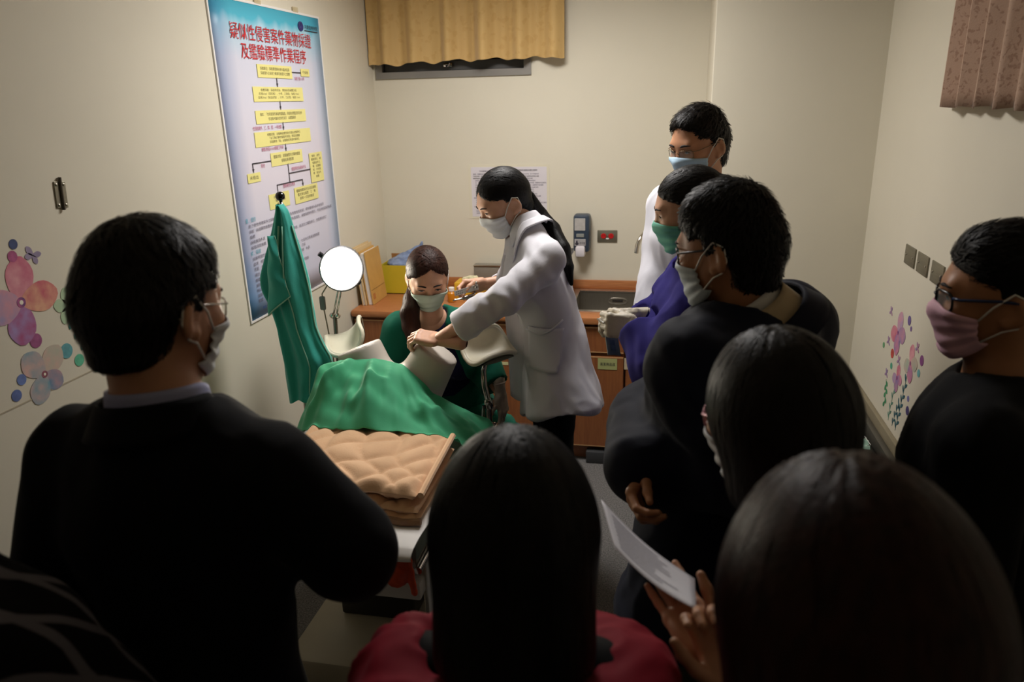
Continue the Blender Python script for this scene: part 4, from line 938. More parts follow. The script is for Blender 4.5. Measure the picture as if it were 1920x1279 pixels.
# ================================================================== people
def basis(y, zhint=(0, 0, 1)):
    y = unit(y); x = unit(np.cross(y, zhint)); z = np.cross(x, y); return np.stack([x, y, z], 1)   # columns
def xf(P, R, T, s=1.0): return P * s @ R.T + T
MIR = ((-1, -1), (1, 1))
def head_sdf(sex, nb, slim=1.0, h=.0032):
    """head in its own frame: eye level z=0, face towards +y; nb: neck base in that frame"""
    nb = np.asarray(nb, float); lo = np.minimum((-.1, -.125, -.13), nb - .085); hi = np.maximum((.1, .125, .13), nb + .085)
    F = SDF(lo, hi, h); m = sex == 'm'
    F.ell((0, -.014, .030), (.0765, .0965, .090), k=.01)
    F.ell((0, .030, -.005), (.0655, .063, .084), k=.03)
    F.cone((0, .034, -.045), (0, .060 if m else .058, -.094), .050 if m else .047, .025 if m else .021, .03)
    for s in (-1, 1):
        F.cone((s * .052, .0, -.032), (s * .022, .055, -.095), .023 if m else .019, .019 if m else .015, .03)
        F.ell((s * .043, .062, -.024), (.022, .024, .02), k=.022)
    F.cone((-.034, .0785, .020), (.034, .0785, .020), .0125, .0125, .02)
    for s in (-1, 1): F.ell((s * .033, .1005, .000), (.021, .0165, .0115), k=.012, mode='sub')
    F.cone((0, .083, .012), (0, .1035, -.034), .0075, .0115, .013)
    for s in (-1, 1):
        F.ell((s * .0115, .0945, -.038), (.0085, .010, .008), k=.006)
        F.ell((s * .0325, .0765, -.0005), (.0175, .0125, .0120), k=.006)          # closed-over eye bulge
    F.ell((0, .0865, -.061), (.022, .010, .0055), k=.006).ell((0, .086, -.070), (.019, .010, .006), k=.006)
    for s in (-1, 1):
        R = np.array(Euler((math.radians(-14), 0, math.radians(22 * s)), 'XYZ').to_matrix())
        F.ell((s * .0805, -.016, -.012), (.0085, .0205, .0325), R, .007)
        F.ell((s * .0885, -.010, -.010), (.006, .0105, .0190), R, .005, 'sub')
        F.ell((s * .080, -.005, -.038), (.006, .009, .010), k=.006)
    F.cone((0, -.030, -.045), nb, .056 if m else .048, .064 if m else .054, .03)
    F.cone(nb, nb + (nb - np.array((0, -.03, -.045))) * .0 + np.array((0, 0, -.0)), .066 if m else .056, .066 if m else .056, .02)
    return F
def hand_sdf(side, curls, thumb=(.7, .5), fl=1.0, glove=0.0, spread=.05, fore=.09, h=.0023):
    F = SDF((-.085, -fore - .02, -.115), (.085, .21, .06), h); sx = side; g = glove
    F.cone((0, -fore, 0), (0, .004, 0), .030 + g, .0265 + g, .01, flat=((0, 0, 1), .82))
    F.box((0, .046, 0), (.038 + g, .047, .0125 + g), None, .012, .012)
    F.ell((sx * .024, .03, -.008), (.017 + g, .03, .014 + g), k=.012).ell((-sx * .026, .035, -.006), (.013 + g, .032, .012 + g), k=.012)
    L = [(.041, .025, .019), (.045, .028, .020), (.041, .026, .020), (.032, .019, .017)]; bx = [.0285, .0095, -.0095, -.0275]; by = [.086, .090, .087, .080]
    for i in range(4):
        p = V3(sx * bx[i], by[i], 0); a = 0; sp = spread * (1.5 - i) * sx; c = curls[i] if not isinstance(curls[i], (tuple, list)) else None
        cc = (c, c * 1.1, c * .75) if c is not None else curls[i]; rr = [.0092, .0085, .0078, .0066]
        if i == 3: rr = [x * .88 for x in rr]
        F.ell(p + V3(0, -.004, .002), (.0105 + g, .012, .010 + g), k=.008)
        for j in range(3):
            a += cc[j]; d = V3(math.sin(sp) * math.cos(a), math.cos(sp) * math.cos(a), -math.sin(a)); q = p + d * L[i][j] * fl
            F.cone(p, q, rr[j] + g, rr[j + 1] + g, .0035); p = q
    p = V3(sx * .026, .016, -.008); d0 = unit(V3(sx * math.sin(thumb[0]), math.cos(thumb[0]), -.35)); rr = [.0125, .0105, .0095, .0075]; Lt = (.040, .030, .024)
    inw = unit(V3(-sx * .5, .25, -.8)) if len(thumb) < 3 else unit(V3(*thumb[2]))
    for j in range(3):
        d = unit(d0 + inw * thumb[1] * j); q = p + d * Lt[j]; F.cone(p, q, rr[j] + g, rr[j + 1] + g, .006); p = q
    return F
def join(parts):
    V = []; Q = []; o = 0
    for P, f in parts: V.append(P); Q.append(f + o); o += len(P)
    return np.concatenate(V), np.concatenate(Q)
def march(F, O, D, off=.004, n=60, far=.6):
    """from points O along directions D until the field equals off"""
    t = np.zeros(len(O))
    for _ in range(n):
        d = F.sample(O + D * t[:, None]) - off; t = np.minimum(t + np.clip(d, -.02, .05) * .8, far)
    return O + D * t[:, None]
def patch(name, F, c, ux, uy, w, hgt, m, parent, off=.004, nu=14, nv=14, shape=None, back=.16, th=.003):
    """a cloth piece laid on the surface of field F"""
    c = np.asarray(c, float); ux = unit(ux); uy = unit(np.asarray(uy, float) - ux * np.dot(uy, ux)); n = np.cross(ux, uy)
    O = []
    for i in range(nu + 1):
        for j in range(nv + 1):
            u, v = i / nu - .5, j / nv - .5
            if shape: u, v = shape(u, v)
            O.append(c + ux * u * w + uy * v * hgt + n * back)
    P = march(F, np.array(O), np.tile(-n, (len(O), 1)), off)
    f = [(i * (nv + 1) + j, (i + 1) * (nv + 1) + j, (i + 1) * (nv + 1) + j + 1, i * (nv + 1) + j + 1) for i in range(nu) for j in range(nv)]
    me = np_mesh(name, P, np.array(f)); o = link(name, me, m, parent, smooth=True); solidify(o, th, 1); return o
def band(name, c, ax, fw, r0, r1, h, m, parent, gap=30, th=.004, n=40, ell=.85, dip=.0, rows=5, flare=0.0):
    """a collar: band round axis ax, open at the front"""
    ax = unit(ax); fw = unit(np.asarray(fw) - ax * np.dot(fw, ax)); rt = np.cross(fw, ax); c = np.asarray(c, float)
    def fn(u, v):
        a = math.radians(180 + (-1 + 2 * u) * (180 - gap)); r = r0 + (r1 - r0) * v + flare * v * v
        front = max(0, math.cos(a))
        return tuple(c + (fw * math.cos(a) * ell + rt * math.sin(a)) * r + ax * (h * v - dip * front ** 1.5))
    o = MB().grid(fn, n, rows).build(name, m, parent, smooth='all'); solidify(o, th, 0); return o
def mask_obj(F, R, T, s, m, root, tilt=0.0, drop=0.0, seed=0):
    nu, nv = 26, 22; RR = np.zeros((nu + 1, nv + 1)); ZZ = np.zeros_like(RR); PH = np.zeros_like(RR)
    for i in range(nu + 1):
        u = -1 + 2 * i / nu
        for j in range(nv + 1):
            v = j / nv
            zt = -.012 - .020 * abs(u) ** 1.5 - drop; zb = -.124 + .040 * u * u - drop * .3
            ZZ[i, j] = zt + (zb - zt) * v; PH[i, j] = math.radians(62) * u
    rr = np.linspace(.02, .17, 110)
    O = np.stack([np.sin(PH), np.cos(PH), np.zeros_like(PH)], -1)
    for j in range(nv + 1):
        z = np.maximum(ZZ[:, j], -.095)
        pts = O[:, j, None, :] * rr[None, :, None]; pts[..., 2] = z[:, None]
        d = F.sample(pts.reshape(-1, 3)).reshape(nu + 1, -1); ins = d < 0
        RR[:, j] = np.where(ins.any(1), rr[(ins * np.arange(len(rr))).argmax(1)], .07)
    M = RR.copy()
    for _ in range(3):
        N = M.copy()
        N[1:-1] = np.maximum(M[1:-1], .5 * (M[2:] + M[:-2])); N[:, 1:-1] = np.maximum(N[:, 1:-1], .5 * (N[:, 2:] + N[:, :-2])); M = N
    for _ in range(4):
        N = M.copy(); N[1:-1] = .5 * M[1:-1] + .25 * (M[2:] + M[:-2]); M = N
    V = np.linspace(0, 1, nv + 1)[None, :]; U = np.linspace(-1, 1, nu + 1)[:, None]
    M = M + .006 + .007 * np.sin(np.pi * V) * (1 - U ** 2) + .0022 * np.sin(V * 2 * np.pi * 3.5 + .6 * np.sin(U * 5 + seed)) * (V > .08) + .0016 * np.sin(U * 9 + V * 7 + seed)
    P = np.stack([np.sin(PH) * M, np.cos(PH) * M, ZZ + .003 * np.sin(U * 4 + seed) * V], -1)
    under = np.clip((V - .88) / .12, 0, 1); P[..., 1] -= .014 * under
    idx = np.arange((nu + 1) * (nv + 1)).reshape(nu + 1, nv + 1)
    f = np.stack([idx[:-1, :-1], idx[:-1, 1:], idx[1:, 1:], idx[1:, :-1]], 2).reshape(-1, 4)
    o = link('face_mask', np_mesh('face_mask', xf(P.reshape(-1, 3), R, T, s), f), m, root, smooth=True); solidify(o, .0022, 0)
    for sg, i in ((-1, 0), (1, nu)):
        a, b_ = P[i, 1], P[i, nv - 2]
        top = [a, (sg * .0815, .018, -.006), (sg * .0865, -.012, .020), (sg * .0845, -.034, .008)]; bot = [(sg * .0845, -.036, -.02), (sg * .083, -.022, -.044), (sg * .078, .0, -.052), b_]
        pts = [np.asarray(x, float) for x in top + bot]
        pts[0] = pts[0] * 1.0; 
        MB().tube([tuple(xf(q[None], R, T, s)[0]) for q in pts], .0019, 6).build('ear_loop', MATS['loop_white'], o, smooth='all')
    return o
def glasses_obj(R, T, s, rim, root, thick=.0018, w=.052, hgt=.034, mtemple=None, lens='clear_lens', half=False, y0=.1035, z0=-.006):
    tr = lambda q: tuple(xf(np.asarray(q, float)[None], R, T, s)[0])
    g = None
    for sg in (-1, 1):
        cxx = sg * .034; pts = []
        for k in range(28):
            a = 2 * math.pi * k / 28; x = math.copysign(abs(math.cos(a)) ** .55, math.cos(a)) * w / 2; z = math.copysign(abs(math.sin(a)) ** .6, math.sin(a)) * hgt / 2
            pts.append((cxx + x, y0 - .35 * (abs(cxx + x)) ** 2 / .07 * 1.2, z0 + z))
        o = MB().tube([tr(p) for p in pts], thick, 6, closed=True).build('glasses' if g is None else 'rim', rim, root if g is None else g, smooth='all')
        if g is None: g = o
        b = MB(); b.add([tr(p) for p in pts], [tuple(range(28))]); l = b.build('lens', MATS[lens], g)
        xe = sg * (.034 + w / 2)
        tp = [(xe, y0 - .35 * xe * xe / .07 * 1.2, z0 + hgt * .28), (sg * .073, .07, z0 + .010), (sg * .082, .01, .006), (sg * .086, -.018, .004), (sg * .0835, -.042, -.014)]
        MB().tube([tr(p) for p in tp], thick * 1.15, 6).build('temple', mtemple or rim, g, smooth='all')
    MB().tube([tr((-.009, y0, z0 + .004)), tr((0, y0 + .003, z0 + .008)), tr((.009, y0, z0 + .004))], thick, 6).build('bridge', rim, g, smooth='all')
    return g
def strands(H, n, steps, step, flow, w, seed, off=.0015, lift=0.0, keep=None, jit=.25, P0=None):
    rg = np.random.RandomState(seed)
    if P0 is None:
        P, Q = H.mesh(); sel = P[rg.randint(0, len(P), n * 3)]
        if keep is not None: sel = sel[keep(sel)]
        P = sel[:n]
    else: P = P0
    n = len(P); path = []; wob = rg.normal(0, jit, (n, 3)); dprev = None; rl = rg.uniform(.55, 1, n)
    for k in range(steps):
        nr = H.grad(P); d = flow(P) + wob; d -= nr * (d * nr).sum(1, keepdims=True); d /= np.maximum(np.linalg.norm(d, axis=1, keepdims=True), 1e-6)
        if dprev is not None: d = .5 * d + .5 * dprev; d /= np.maximum(np.linalg.norm(d, axis=1, keepdims=True), 1e-6)
        dprev = d; side = np.cross(d, nr); ww = w * math.sin(math.pi * min(1, (k + .6) / (steps))) ** .6 * (rl[:, None])
        ofs = off + lift * (k / max(1, steps - 1)) ** 1.3 * rl[:, None]
        path.append((P + nr * ofs - side * ww, P + nr * ofs + side * ww))
        P = P + d * step * rl[:, None]; P = P - H.grad(P) * np.clip(H.sample(P), -.02, .02)[:, None]
    V = np.stack([np.stack(p, 1) for p in path], 1).reshape(-1, 3)       # n, steps, 2
    base = (np.arange(n) * steps * 2)[:, None, None]; k = np.arange(steps - 1)[None, :, None] * 2
    f = (base + k + np.array([0, 1, 3, 2])[None, None, :]).reshape(-1, 4)
    return V, f
def hair_obj(H, R, T, s, m, root, n=1500, steps=8, step=.006, flow=None, w=.0011, seed=1, lift=0, disp=None, extra=None, keep=None, jit=.25, name='hair', clump=700):
    P, Q = H.mesh(); P = relax(P, Q, 2)
    if disp is not None: P = P + vnormals(P, Q) * disp(P)[:, None]
    parts = [(P, Q)]
    if flow is not None: parts.append(strands(H, n, steps, step, flow, w, seed, lift=lift, keep=keep, jit=jit))
    if flow is not None and clump: parts.append(strands(H, clump, steps, step * 1.15, flow, w * 2.6, seed + 50, off=.001, lift=lift * 1.15 + .0015, keep=keep, jit=jit))
    if extra: parts += extra
    V, f = join(parts)
    return link(name, np_mesh(name, xf(V, R, T, s), f), m, root, smooth=True)
def eyes_brows(F, R, T, s, root, brow='#1d1512', look=-.3, sex='f'):
    tr = lambda q: xf(np.asarray(q, float), R, T, s)
    for sg in (-1, 1):
        u = np.linspace(0, 1, 9); x = sg * (.014 + .036 * u); z = .0205 + .006 * np.sin(u * 2.4) - .003 * u
        O = np.stack([x, np.full(9, .16), z], 1); P = march(F, O, np.tile((0, -1., 0), (9, 1)), .0006)
        MB().tube([tuple(q) for q in tr(P)], [.0016, .0026, .0030, .0030, .0028, .0026, .0022, .0016, .0008] if sex == 'f' else [.0022, .0034, .0038, .0038, .0036, .0032, .0028, .002, .001], 6).build('eyebrow', mat('brow_dark', brow, .8), root, smooth='all')
        # eye: slim almond opening, mostly covered by lowered lids
        pts_u = []; pts_l = []
        for k in range(11):
            q = k / 10; xx = sg * (.0195 + .0265 * q); zu = -.002 + .0046 * math.sin(math.pi * q) ** .8 + .0012 * q; zl = -.002 - .0030 * math.sin(math.pi * q) + .0012 * q
            pts_u.append((xx, .16, zu)); pts_l.append((xx, .16, zl))
        A = march(F, np.array(pts_u), np.tile((0, -1., 0), (11, 1)), .0004); B = march(F, np.array(pts_l), np.tile((0, -1., 0), (11, 1)), .0004)
        b = MB(); VV = list(tr(A)) + list(tr(B)); b.add(VV, [(k, k + 1, 12 + k, 11 + k) for k in range(10)])
        e = b.build('eye', mat('eye_white', '#b9aea6', .25, var=.02), root, smooth='all')
        c = (A[5] + B[5]) / 2 + np.array((0, .0006, -.0006)); n = 14
        ir = [c + np.array((.0050 * math.cos(2 * math.pi * k / n), 0, np.clip(.0050 * math.sin(2 * math.pi * k / n), -.003, .0026))) for k in range(n)]
        b = MB(); b.add(list(tr(np.array(ir))), [tuple(range(n))]); b.build('iris', mat('iris_dark', '#150d0a', .2, var=0), e)
        MB().tube([tuple(q) for q in tr(A + np.array((0, .0006, 0)))], [.0005, .0009, .0012, .0013, .0013, .0013, .0013, .0013, .0014, .0012, .0008], 5).build('lashes', mat('lash', '#120c0a', .8, var=0), e, smooth='all')
for nm, c in (('loop_white', '#e3dfd8'),): mat(nm, c, .6)
def lens_mat():
    m = bpy.data.materials.new('clear_lens'); m.use_nodes = True; b = m.node_tree.nodes['Principled BSDF']
    b.inputs['Base Color'].default_value = (.75, .85, .82, 1); b.inputs['Alpha'].default_value = .16; b.inputs['Roughness'].default_value = .04; b.inputs['Specular IOR Level'].default_value = .7
    MATS['clear_lens'] = m
lens_mat()
def hair_mat(name, c, rough=.34, c2=None):
    return mat(name, c, rough + .08, var=.25, col2=c2, vscale=30, bump=.3, bscale=90, stretch=(3, 3, .5), spec=.2)
def skin_mat(name, c):
    return mat(name, c, .48, var=.07, vscale=25, bump=.04, bscale=350, sss=.12)
SK = {'fair': skin_mat('skin_fair', '#d0a084'), 'mid': skin_mat('skin_medium', '#c08a68'), 'tan': skin_mat('skin_tan', '#a9744f')}
H_blk = hair_mat('hair_black', '#0d0b0b', .42); H_dk = hair_mat('hair_soft_black', '#15110f', .38); H_brn = hair_mat('hair_brown', '#2b1710', .46, '#3d2118'); H_chest = hair_mat('hair_dark_chestnut', '#200e09', .36, '#351810')

# ---- hair shapes, all in the head's frame
WH = np.array((0, -.055, .108))
def flow_short(P):
    d = P - WH; d[:, 2] -= .06; d[:, 1] += .015; return d / np.maximum(np.linalg.norm(d, axis=1, keepdims=True), 1e-6)
def flow_down(P):
    d = (P - np.array((0, -.01, .13))) * np.array((1, 1, .6)); d = d / np.maximum(np.linalg.norm(d, axis=1, keepdims=True), 1e-6); d[:, 2] -= 1.1; return d
def flow_to(tie):
    tie = np.asarray(tie, float)
    def f(P): d = tie - P; return d / np.maximum(np.linalg.norm(d, axis=1, keepdims=True), 1e-6)
    return f
def face_cut(F, line=.066, side=.05, k=.008, ear=-.012):
    """take away face below the hairline: forehead up to z=line, temples back to y=side"""
    F.fn(lambda X, Y, Z: np.maximum(np.maximum(-(Y - side) + .25 * np.maximum(Z, 0), Z - line + .35 * np.abs(X) * 1.2), -1), (-.2, 0, -.2), (.2, .2, line + .02), k, 'sub')
def hair_short(vol=.008, line=.068, top=.0, nape=-.085, spike=0, h=.0036):
    F = SDF((-.115, -.14, -.14), (.115, .13, .165), h)
    F.ell((0, -.015, .032), (.0765 + vol, .0965 + vol, .092 + vol + top), k=.01)
    F.ell((0, .025, .075), (.062 + vol * .6, .050 + vol * .7, .040 + top), k=.02)
    F.cone((0, -.055, -.01), (0, -.050, -.06), .066 + vol * .5, .054 + vol * .3, .03)
    face_cut(F, line, .042)
    for s in (-1, 1):   # clear round the ears, keep a sideburn
        F.box((s * .085, .000, -.065), (.03, .034, .062), None, .012, .01, 'sub')
        F.box((s * .085, .060, -.02), (.05, .05, .05), None, .012, .008, 'sub')
    F.half((0, 0, nape), (0, .25, -1), .012)
    return F

def streak(c, amp=.0024, freq=26, seed=3):
    """combed ridges that run towards or away from point c"""
    c = np.asarray(c, float)
    def f(P):
        d = P - c; r = np.linalg.norm(d, axis=1, keepdims=True); d = d / np.maximum(r, 1e-5)
        return amp * fbm(d * freq + r * 4, seed, 3) * np.clip(r[:, 0] / .03, 0, 1)
    return f
def streak_down(amp=.0024, freq=11, seed=3):
    def f(P):
        a = np.arctan2(P[:, 0], P[:, 1] + .02); return amp * fbm(np.stack([np.cos(a) * freq * 1.6, np.sin(a) * freq * 1.6, P[:, 2] * 7], 1), seed, 4)
    return f
def stand_rig(head, fdir, body, hgt=None, sw=.185, drop=.075, lean=(0, 0), neck=None, pel=None, legs=None, arms={}, sit=None):
    """body: horizontal facing of the trunk. returns joint dictionary"""
    head = np.asarray(head, float); f = unit((body[0], body[1], 0)); r = np.cross(f, (0, 0, 1)); J = {'f': f, 'r': r}
    nb = head + (-.03) * f + V3(0, 0, -.165) if neck is None else np.asarray(neck, float)
    J['nb'] = nb
    pz = .50 * (head[2] + .11) if pel is None else pel[2]
    J['pel'] = (V3(nb[0] - lean[0], nb[1] - lean[1], pz) - f * .01) if pel is None else np.asarray(pel, float)
    up = unit(nb - J['pel']); J['up'] = up
    fw = unit(f - up * np.dot(f, up)); J['fw'] = fw
    J['chest'] = nb - up * .17 + fw * .01; J['waist'] = J['pel'] * .62 + nb * .38
    for k, sg in (('L', -1), ('R', 1)):
        sh = nb - up * drop + r * sg * sw * .86
        J['sh' + k] = sh
        el = sh + V3(0, 0, -.28) + r * sg * .05 - f * .02; wr = el + V3(0, 0, -.21) + f * .10
        if k in arms: el, wr = [np.asarray(q, float) for q in arms[k]]
        J['el' + k], J['wr' + k] = el, wr
        hp = J['pel'] + r * sg * .085 - up * .02; J['hp' + k] = hp
        if sit is None:
            kn = V3(hp[0], hp[1], .47 * pz / .86) + f * .02 + r * sg * .015; an = V3(kn[0], kn[1], .085) - f * .03
        else: kn, an = hp + f * .40 + r * sg * .06 + V3(0, 0, .02), hp + f * .38 + r * sg * .05 + V3(0, 0, .085 - hp[2])
        J['kn' + k], J['an' + k] = kn, an
    return J
def body_core(J, sex, h=.013):
    pts = np.array([J[k] for k in J if k not in ('f', 'r', 'up', 'fw')]); F = SDF(pts.min(0) - .2, pts.max(0) + .2, h)
    w = 1.0 if sex == 'm' else .9; fl = (J['fw'], .66)
    F.chain([J['pel'], J['waist'], J['chest']], [.150 * w, .128 * w, .150 * w], .05, fl).cone(J['chest'], J['nb'] - J['up'] * .05, .14 * w, .06, .06, fl)
    for k in 'LR':
        F.cone(J['nb'] - J['up'] * .03, J['sh' + k], .05 * w, .048 * w, .04); F.chain([J['sh' + k], J['el' + k], J['wr' + k]], [.047 * w, .037 * w, .026 * w], .02)
        F.chain([J['hp' + k], J['kn' + k], J['an' + k]], [.078 * w, .052 * w, .038 * w], .03)
    return F.mesh()
def top_sdf(J, hem=.10, loose=.012, sex='m', h=.0075, sleeve=(.056, .047, .037), hemr=None, depth=.66, shoulder=.06, cuff=1.0, neckr=.066, arms='LR', chestr=.165, hang=None, skirt=None, cav=True, cut='LR'):
    w = 1.0 if sex == 'm' else .9; pel, up, fw = J['pel'], J['up'], J['fw']
    hp = pel - V3(0, 0, 1) * hem if hang is None else np.asarray(hang, float)
    pts = [J[k] for k in ('nb', 'pel', 'chest', 'shL', 'shR', 'elL', 'elR', 'wrL', 'wrR')] + [hp]; pts = np.array(pts); F = SDF(pts.min(0) - .25, pts.max(0) + .22, h)
    fl = (fw, depth); g = loose
    F.chain([hp, pel, J['waist'], J['chest']], [(hemr or .162 * w) + g, .160 * w + g, .146 * w + g, chestr * w + g], .04, fl)
    F.cone(J['chest'], J['nb'] - up * .045, chestr * w * .95 + g, .075, .05, fl)
    if sex == 'f':
        for s_ in (-1, 1): F.ell(J['chest'] + fw * .085 + J['r'] * s_ * .065 - up * .03, .058 + g * .5, k=.05)
    for k in 'LR':
        F.cone(J['nb'] - up * .022, J['sh' + k] + up * .008, .050 * w + g * .5, shoulder * w + g * .4, .05)
        if k in arms:
            e = J['el' + k] + (J['wr' + k] - J['el' + k]) * cuff
            F.chain([J['sh' + k], J['el' + k], e], [sleeve[0] * w + g, sleeve[1] * w + g, sleeve[2] * w + g], .022)
            d = unit(J['wr' + k] - J['el' + k])
            if k not in cut: continue
            F.fn(lambda X, Y, Z, e=e, d=d: np.maximum(-((X - e[0]) * d[0] + (Y - e[1]) * d[1] + (Z - e[2]) * d[2]), np.sqrt((X - e[0]) ** 2 + (Y - e[1]) ** 2 + (Z - e[2]) ** 2) - .085), e - .09, e + .09, .004, 'sub')
            if cav: F.cone(e - d * .004, e + d * .03, (sleeve[2] * w + g) * .66, (sleeve[2] * w + g) * .74, .003, mode='sub')
    F.half(hp, V3(0, 0, -1) if hang is None else unit(hp - pel), .012)
    F.cone(J['nb'] + up * .02 + fw * .012, J['nb'] + up * .12 + fw * .0, neckr, neckr + .01, .012, mode='sub')
    return F
def elbow_folds(J, amp=.006, keys='LR', freq=95):
    def f(P):
        r = 0
        for k in keys:
            a, b_, c_ = J['sh' + k], J['el' + k], J['wr' + k]; ax = unit(c_ - a); d = P - b_; t_ = d @ ax; dist = np.linalg.norm(d, axis=1)
            r = r + amp * np.exp(-(dist / .10) ** 2) * np.sin(t_ * freq + 5 * fbm(P * 9, 5, 2)) * (.4 + .6 * fbm(P * 7, 8, 2)) + .7 * amp * np.exp(-(np.linalg.norm(P - a, axis=1) / .10) ** 2) * np.sin(((P - a) @ ax) * freq * .7 + 3 * fbm(P * 10, 6, 2))
        return r
    return f
def both(*fs): return lambda P: sum(f(P) for f in fs)
def wrinkle(amp, freq=14, seed=0, stretch=(1, 1, .55)):
    st_ = np.array(stretch)
    def f(P):
        n = fbm(P * freq * st_ + .35 * fbm(P * freq * .6, seed + 9, 2)[:, None], seed, 3); r = 1 - np.abs(n) * 2.2
        return amp * (r - .45)
    return f
def trousers(J, m, root, sex='m', r=(.092, .070, .062), h=.011, wrk=.006, hipr=1.0):
    pts = np.array([J[k + s_] for k in ('hp', 'kn', 'an') for s_ in 'LR'] + [J['pel']]); F = SDF(pts.min(0) - .16, pts.max(0) + .16, h); w = 1 if sex == 'm' else .94
    F.cone(J['pel'] + J['up'] * .06, J['pel'] - V3(0, 0, .03), .142 * w * hipr, .150 * w * hipr, .04, (J['fw'], .7))
    for k in 'LR':
        F.chain([J['hp' + k], J['kn' + k], J['an' + k] + V3(0, 0, .0)], [r[0] * w, r[1] * w, r[2] * w], .03)
        F.fn(lambda X, Y, Z, z=J['an' + k][2] - .03: Z - z + 0 * X + 0 * Y, J['an' + k] - .15, J['an' + k] + .1, .006, 'sub')
    sdf_obj('trousers', F, m, root, 1, wrinkle(wrk, 9, 3, (1, 1, .6)))
def shoes(J, m, root, sole):
    for k in 'LR':
        an = J['an' + k]; f = unit((J['f'][0], J['f'][1], 0)); a = V3(an[0], an[1], 0); r = J['r']
        F = SDF(a - .2, a + V3(.24, .24, .14), .007)
        F.cone(a + V3(0, 0, .05) - f * .03, a + f * .15 + V3(0, 0, .038), .040, .034, .02).cone(a + V3(0, 0, .05), a + V3(0, 0, .095), .038, .042, .02).half((0, 0, .022), (0, 0, -1), .004)
        o = sdf_obj('shoe', F, m, root, 1)
        G = SDF(a - .2, a + V3(.24, .24, .06), .006); G.cone(a - f * .035 + V3(0, 0, .012), a + f * .155 + V3(0, 0, .012), .046, .041, .01); G.half((0, 0, .024), (0, 0, 1), .003).half((0, 0, .001), (0, 0, -1), .002)
        sdf_obj('sole', G, sole, o, 1)
def person(label, J, head, fdir, sex, skin, hands={}, group=None, roll=0.0, scale=1.0, brow=None, eyes=False, cat='person', legs=True):
    """makes the root and the one continuous skin mesh; returns (root, head field, R, T, s)"""
    root = empty('person', (float(J['pel'][0]), float(J['pel'][1]), 0), label, cat, group)
    R = basis(fdir); T = np.asarray(head, float)
    if roll: R = R @ np.array(Matrix.Rotation(roll, 3, 'Y'))
    nb = (J['nb'] - T) @ R / scale
    F = head_sdf(sex, nb); P, Q = F.mesh(); P = relax(P, Q, 1)
    parts = [(xf(P, R, T, scale), Q), body_core(J, sex)]
    for k, hd in hands.items():
        side = -1 if k == 'R' else 1
        y = unit(hd['dir']); z = -unit(hd['palm']); x = unit(np.cross(y, z)); z = np.cross(x, y); Rh = np.stack([x, y, z], 1); sc = hd.get('scale', 1.0 if sex == 'm' else .92)
        G = hand_sdf(side, hd.get('curl', (.3,) * 4), hd.get('thumb', (.6, .4)), glove=.0012 if 'glove' in hd else 0, spread=hd.get('spread', .05), fore=hd.get('fore', .09)); p, q = G.mesh(); p = relax(p, q, 1)
        pw = xf(p, Rh, J['wr' + k], sc)
        if 'glove' in hd:
            o = link('glove', np_mesh('glove', pw + vnormals(pw, q) * (.0012 * fbm(pw * 90, 4))[:, None], q), hd['glove'], root, smooth=True)
            cu = [tuple(xf(np.array([[.031 * math.cos(a), -.05, .027 * math.sin(a)]]), Rh, J['wr' + k], sc)[0]) for a in [2 * math.pi * t_ / 20 for t_ in range(20)]]
            if hd.get('cuff', True): MB().tube(cu, .003, 6, closed=True).build('glove_cuff', hd['glove'], o, smooth='all')
        else: parts.append((pw, q))
    V, f = join(parts)
    link('body', np_mesh('body', V, f), SK[skin], root, smooth=True)
    if eyes: eyes_brows(F, R, T, scale, root, sex=sex)
    return root, F, R, T, scale
# ------------------------------------------------------------------ clothes materials
def cloth(name, c, rough=.85, var=.06, sheen=.03, bump=.12, bs=320): return mat(name, c, rough, var=var, vscale=7, bump=bump, bscale=bs, sheen=sheen, spec=.15)
C_suit = cloth('suit_black', '#0a0b10'); C_lav = cloth('shirt_lavender', '#a9acd0', .7); C_black = cloth('cotton_black', '#08080a'); C_navy = cloth('jacket_navy', '#0b1022', .7); C_beige = cloth('vest_beige', '#b5a283')
C_white = cloth('coat_white', '#d6d5dc', .7, .02); C_purple = cloth('sweat_purple', '#2b2470'); C_gown = cloth('gown_green', '#0f5c49', .8); C_inner = cloth('shirt_ink', '#1a1b3c'); C_khaki = cloth('khaki', '#5f594a'); C_red = cloth('jacket_red', '#860c24', .75); C_blue = cloth('blouse_blue', '#8d9bb8'); C_dknavy = cloth('trouser_navy', '#12162a')
C_shoe = mat('shoe_black', '#0c0c0c', .4); C_shoew = mat('shoe_white', '#c9c6c0', .6); C_sole = mat('sole', '#8a8780', .7)
K_white = mat('mask_white', '#dfe2e6', .7, var=.03); K_mint = mat('mask_mint', '#bfd2c4', .7, var=.03); K_blue = mat('mask_blue', '#aecbe0', .7, var=.03); K_teal = mat('mask_teal', '#6fc0aa', .7, var=.04); K_pale = mat('mask_pale', '#ccd6dc', .7, var=.03); K_pink = mat('mask_pink', '#e3b3c2', .7, var=.03)
G_lat = mat('latex_glove', '#cfc5b2', .5, var=.04, sss=.05)
Z = V3(0, 0, 1)

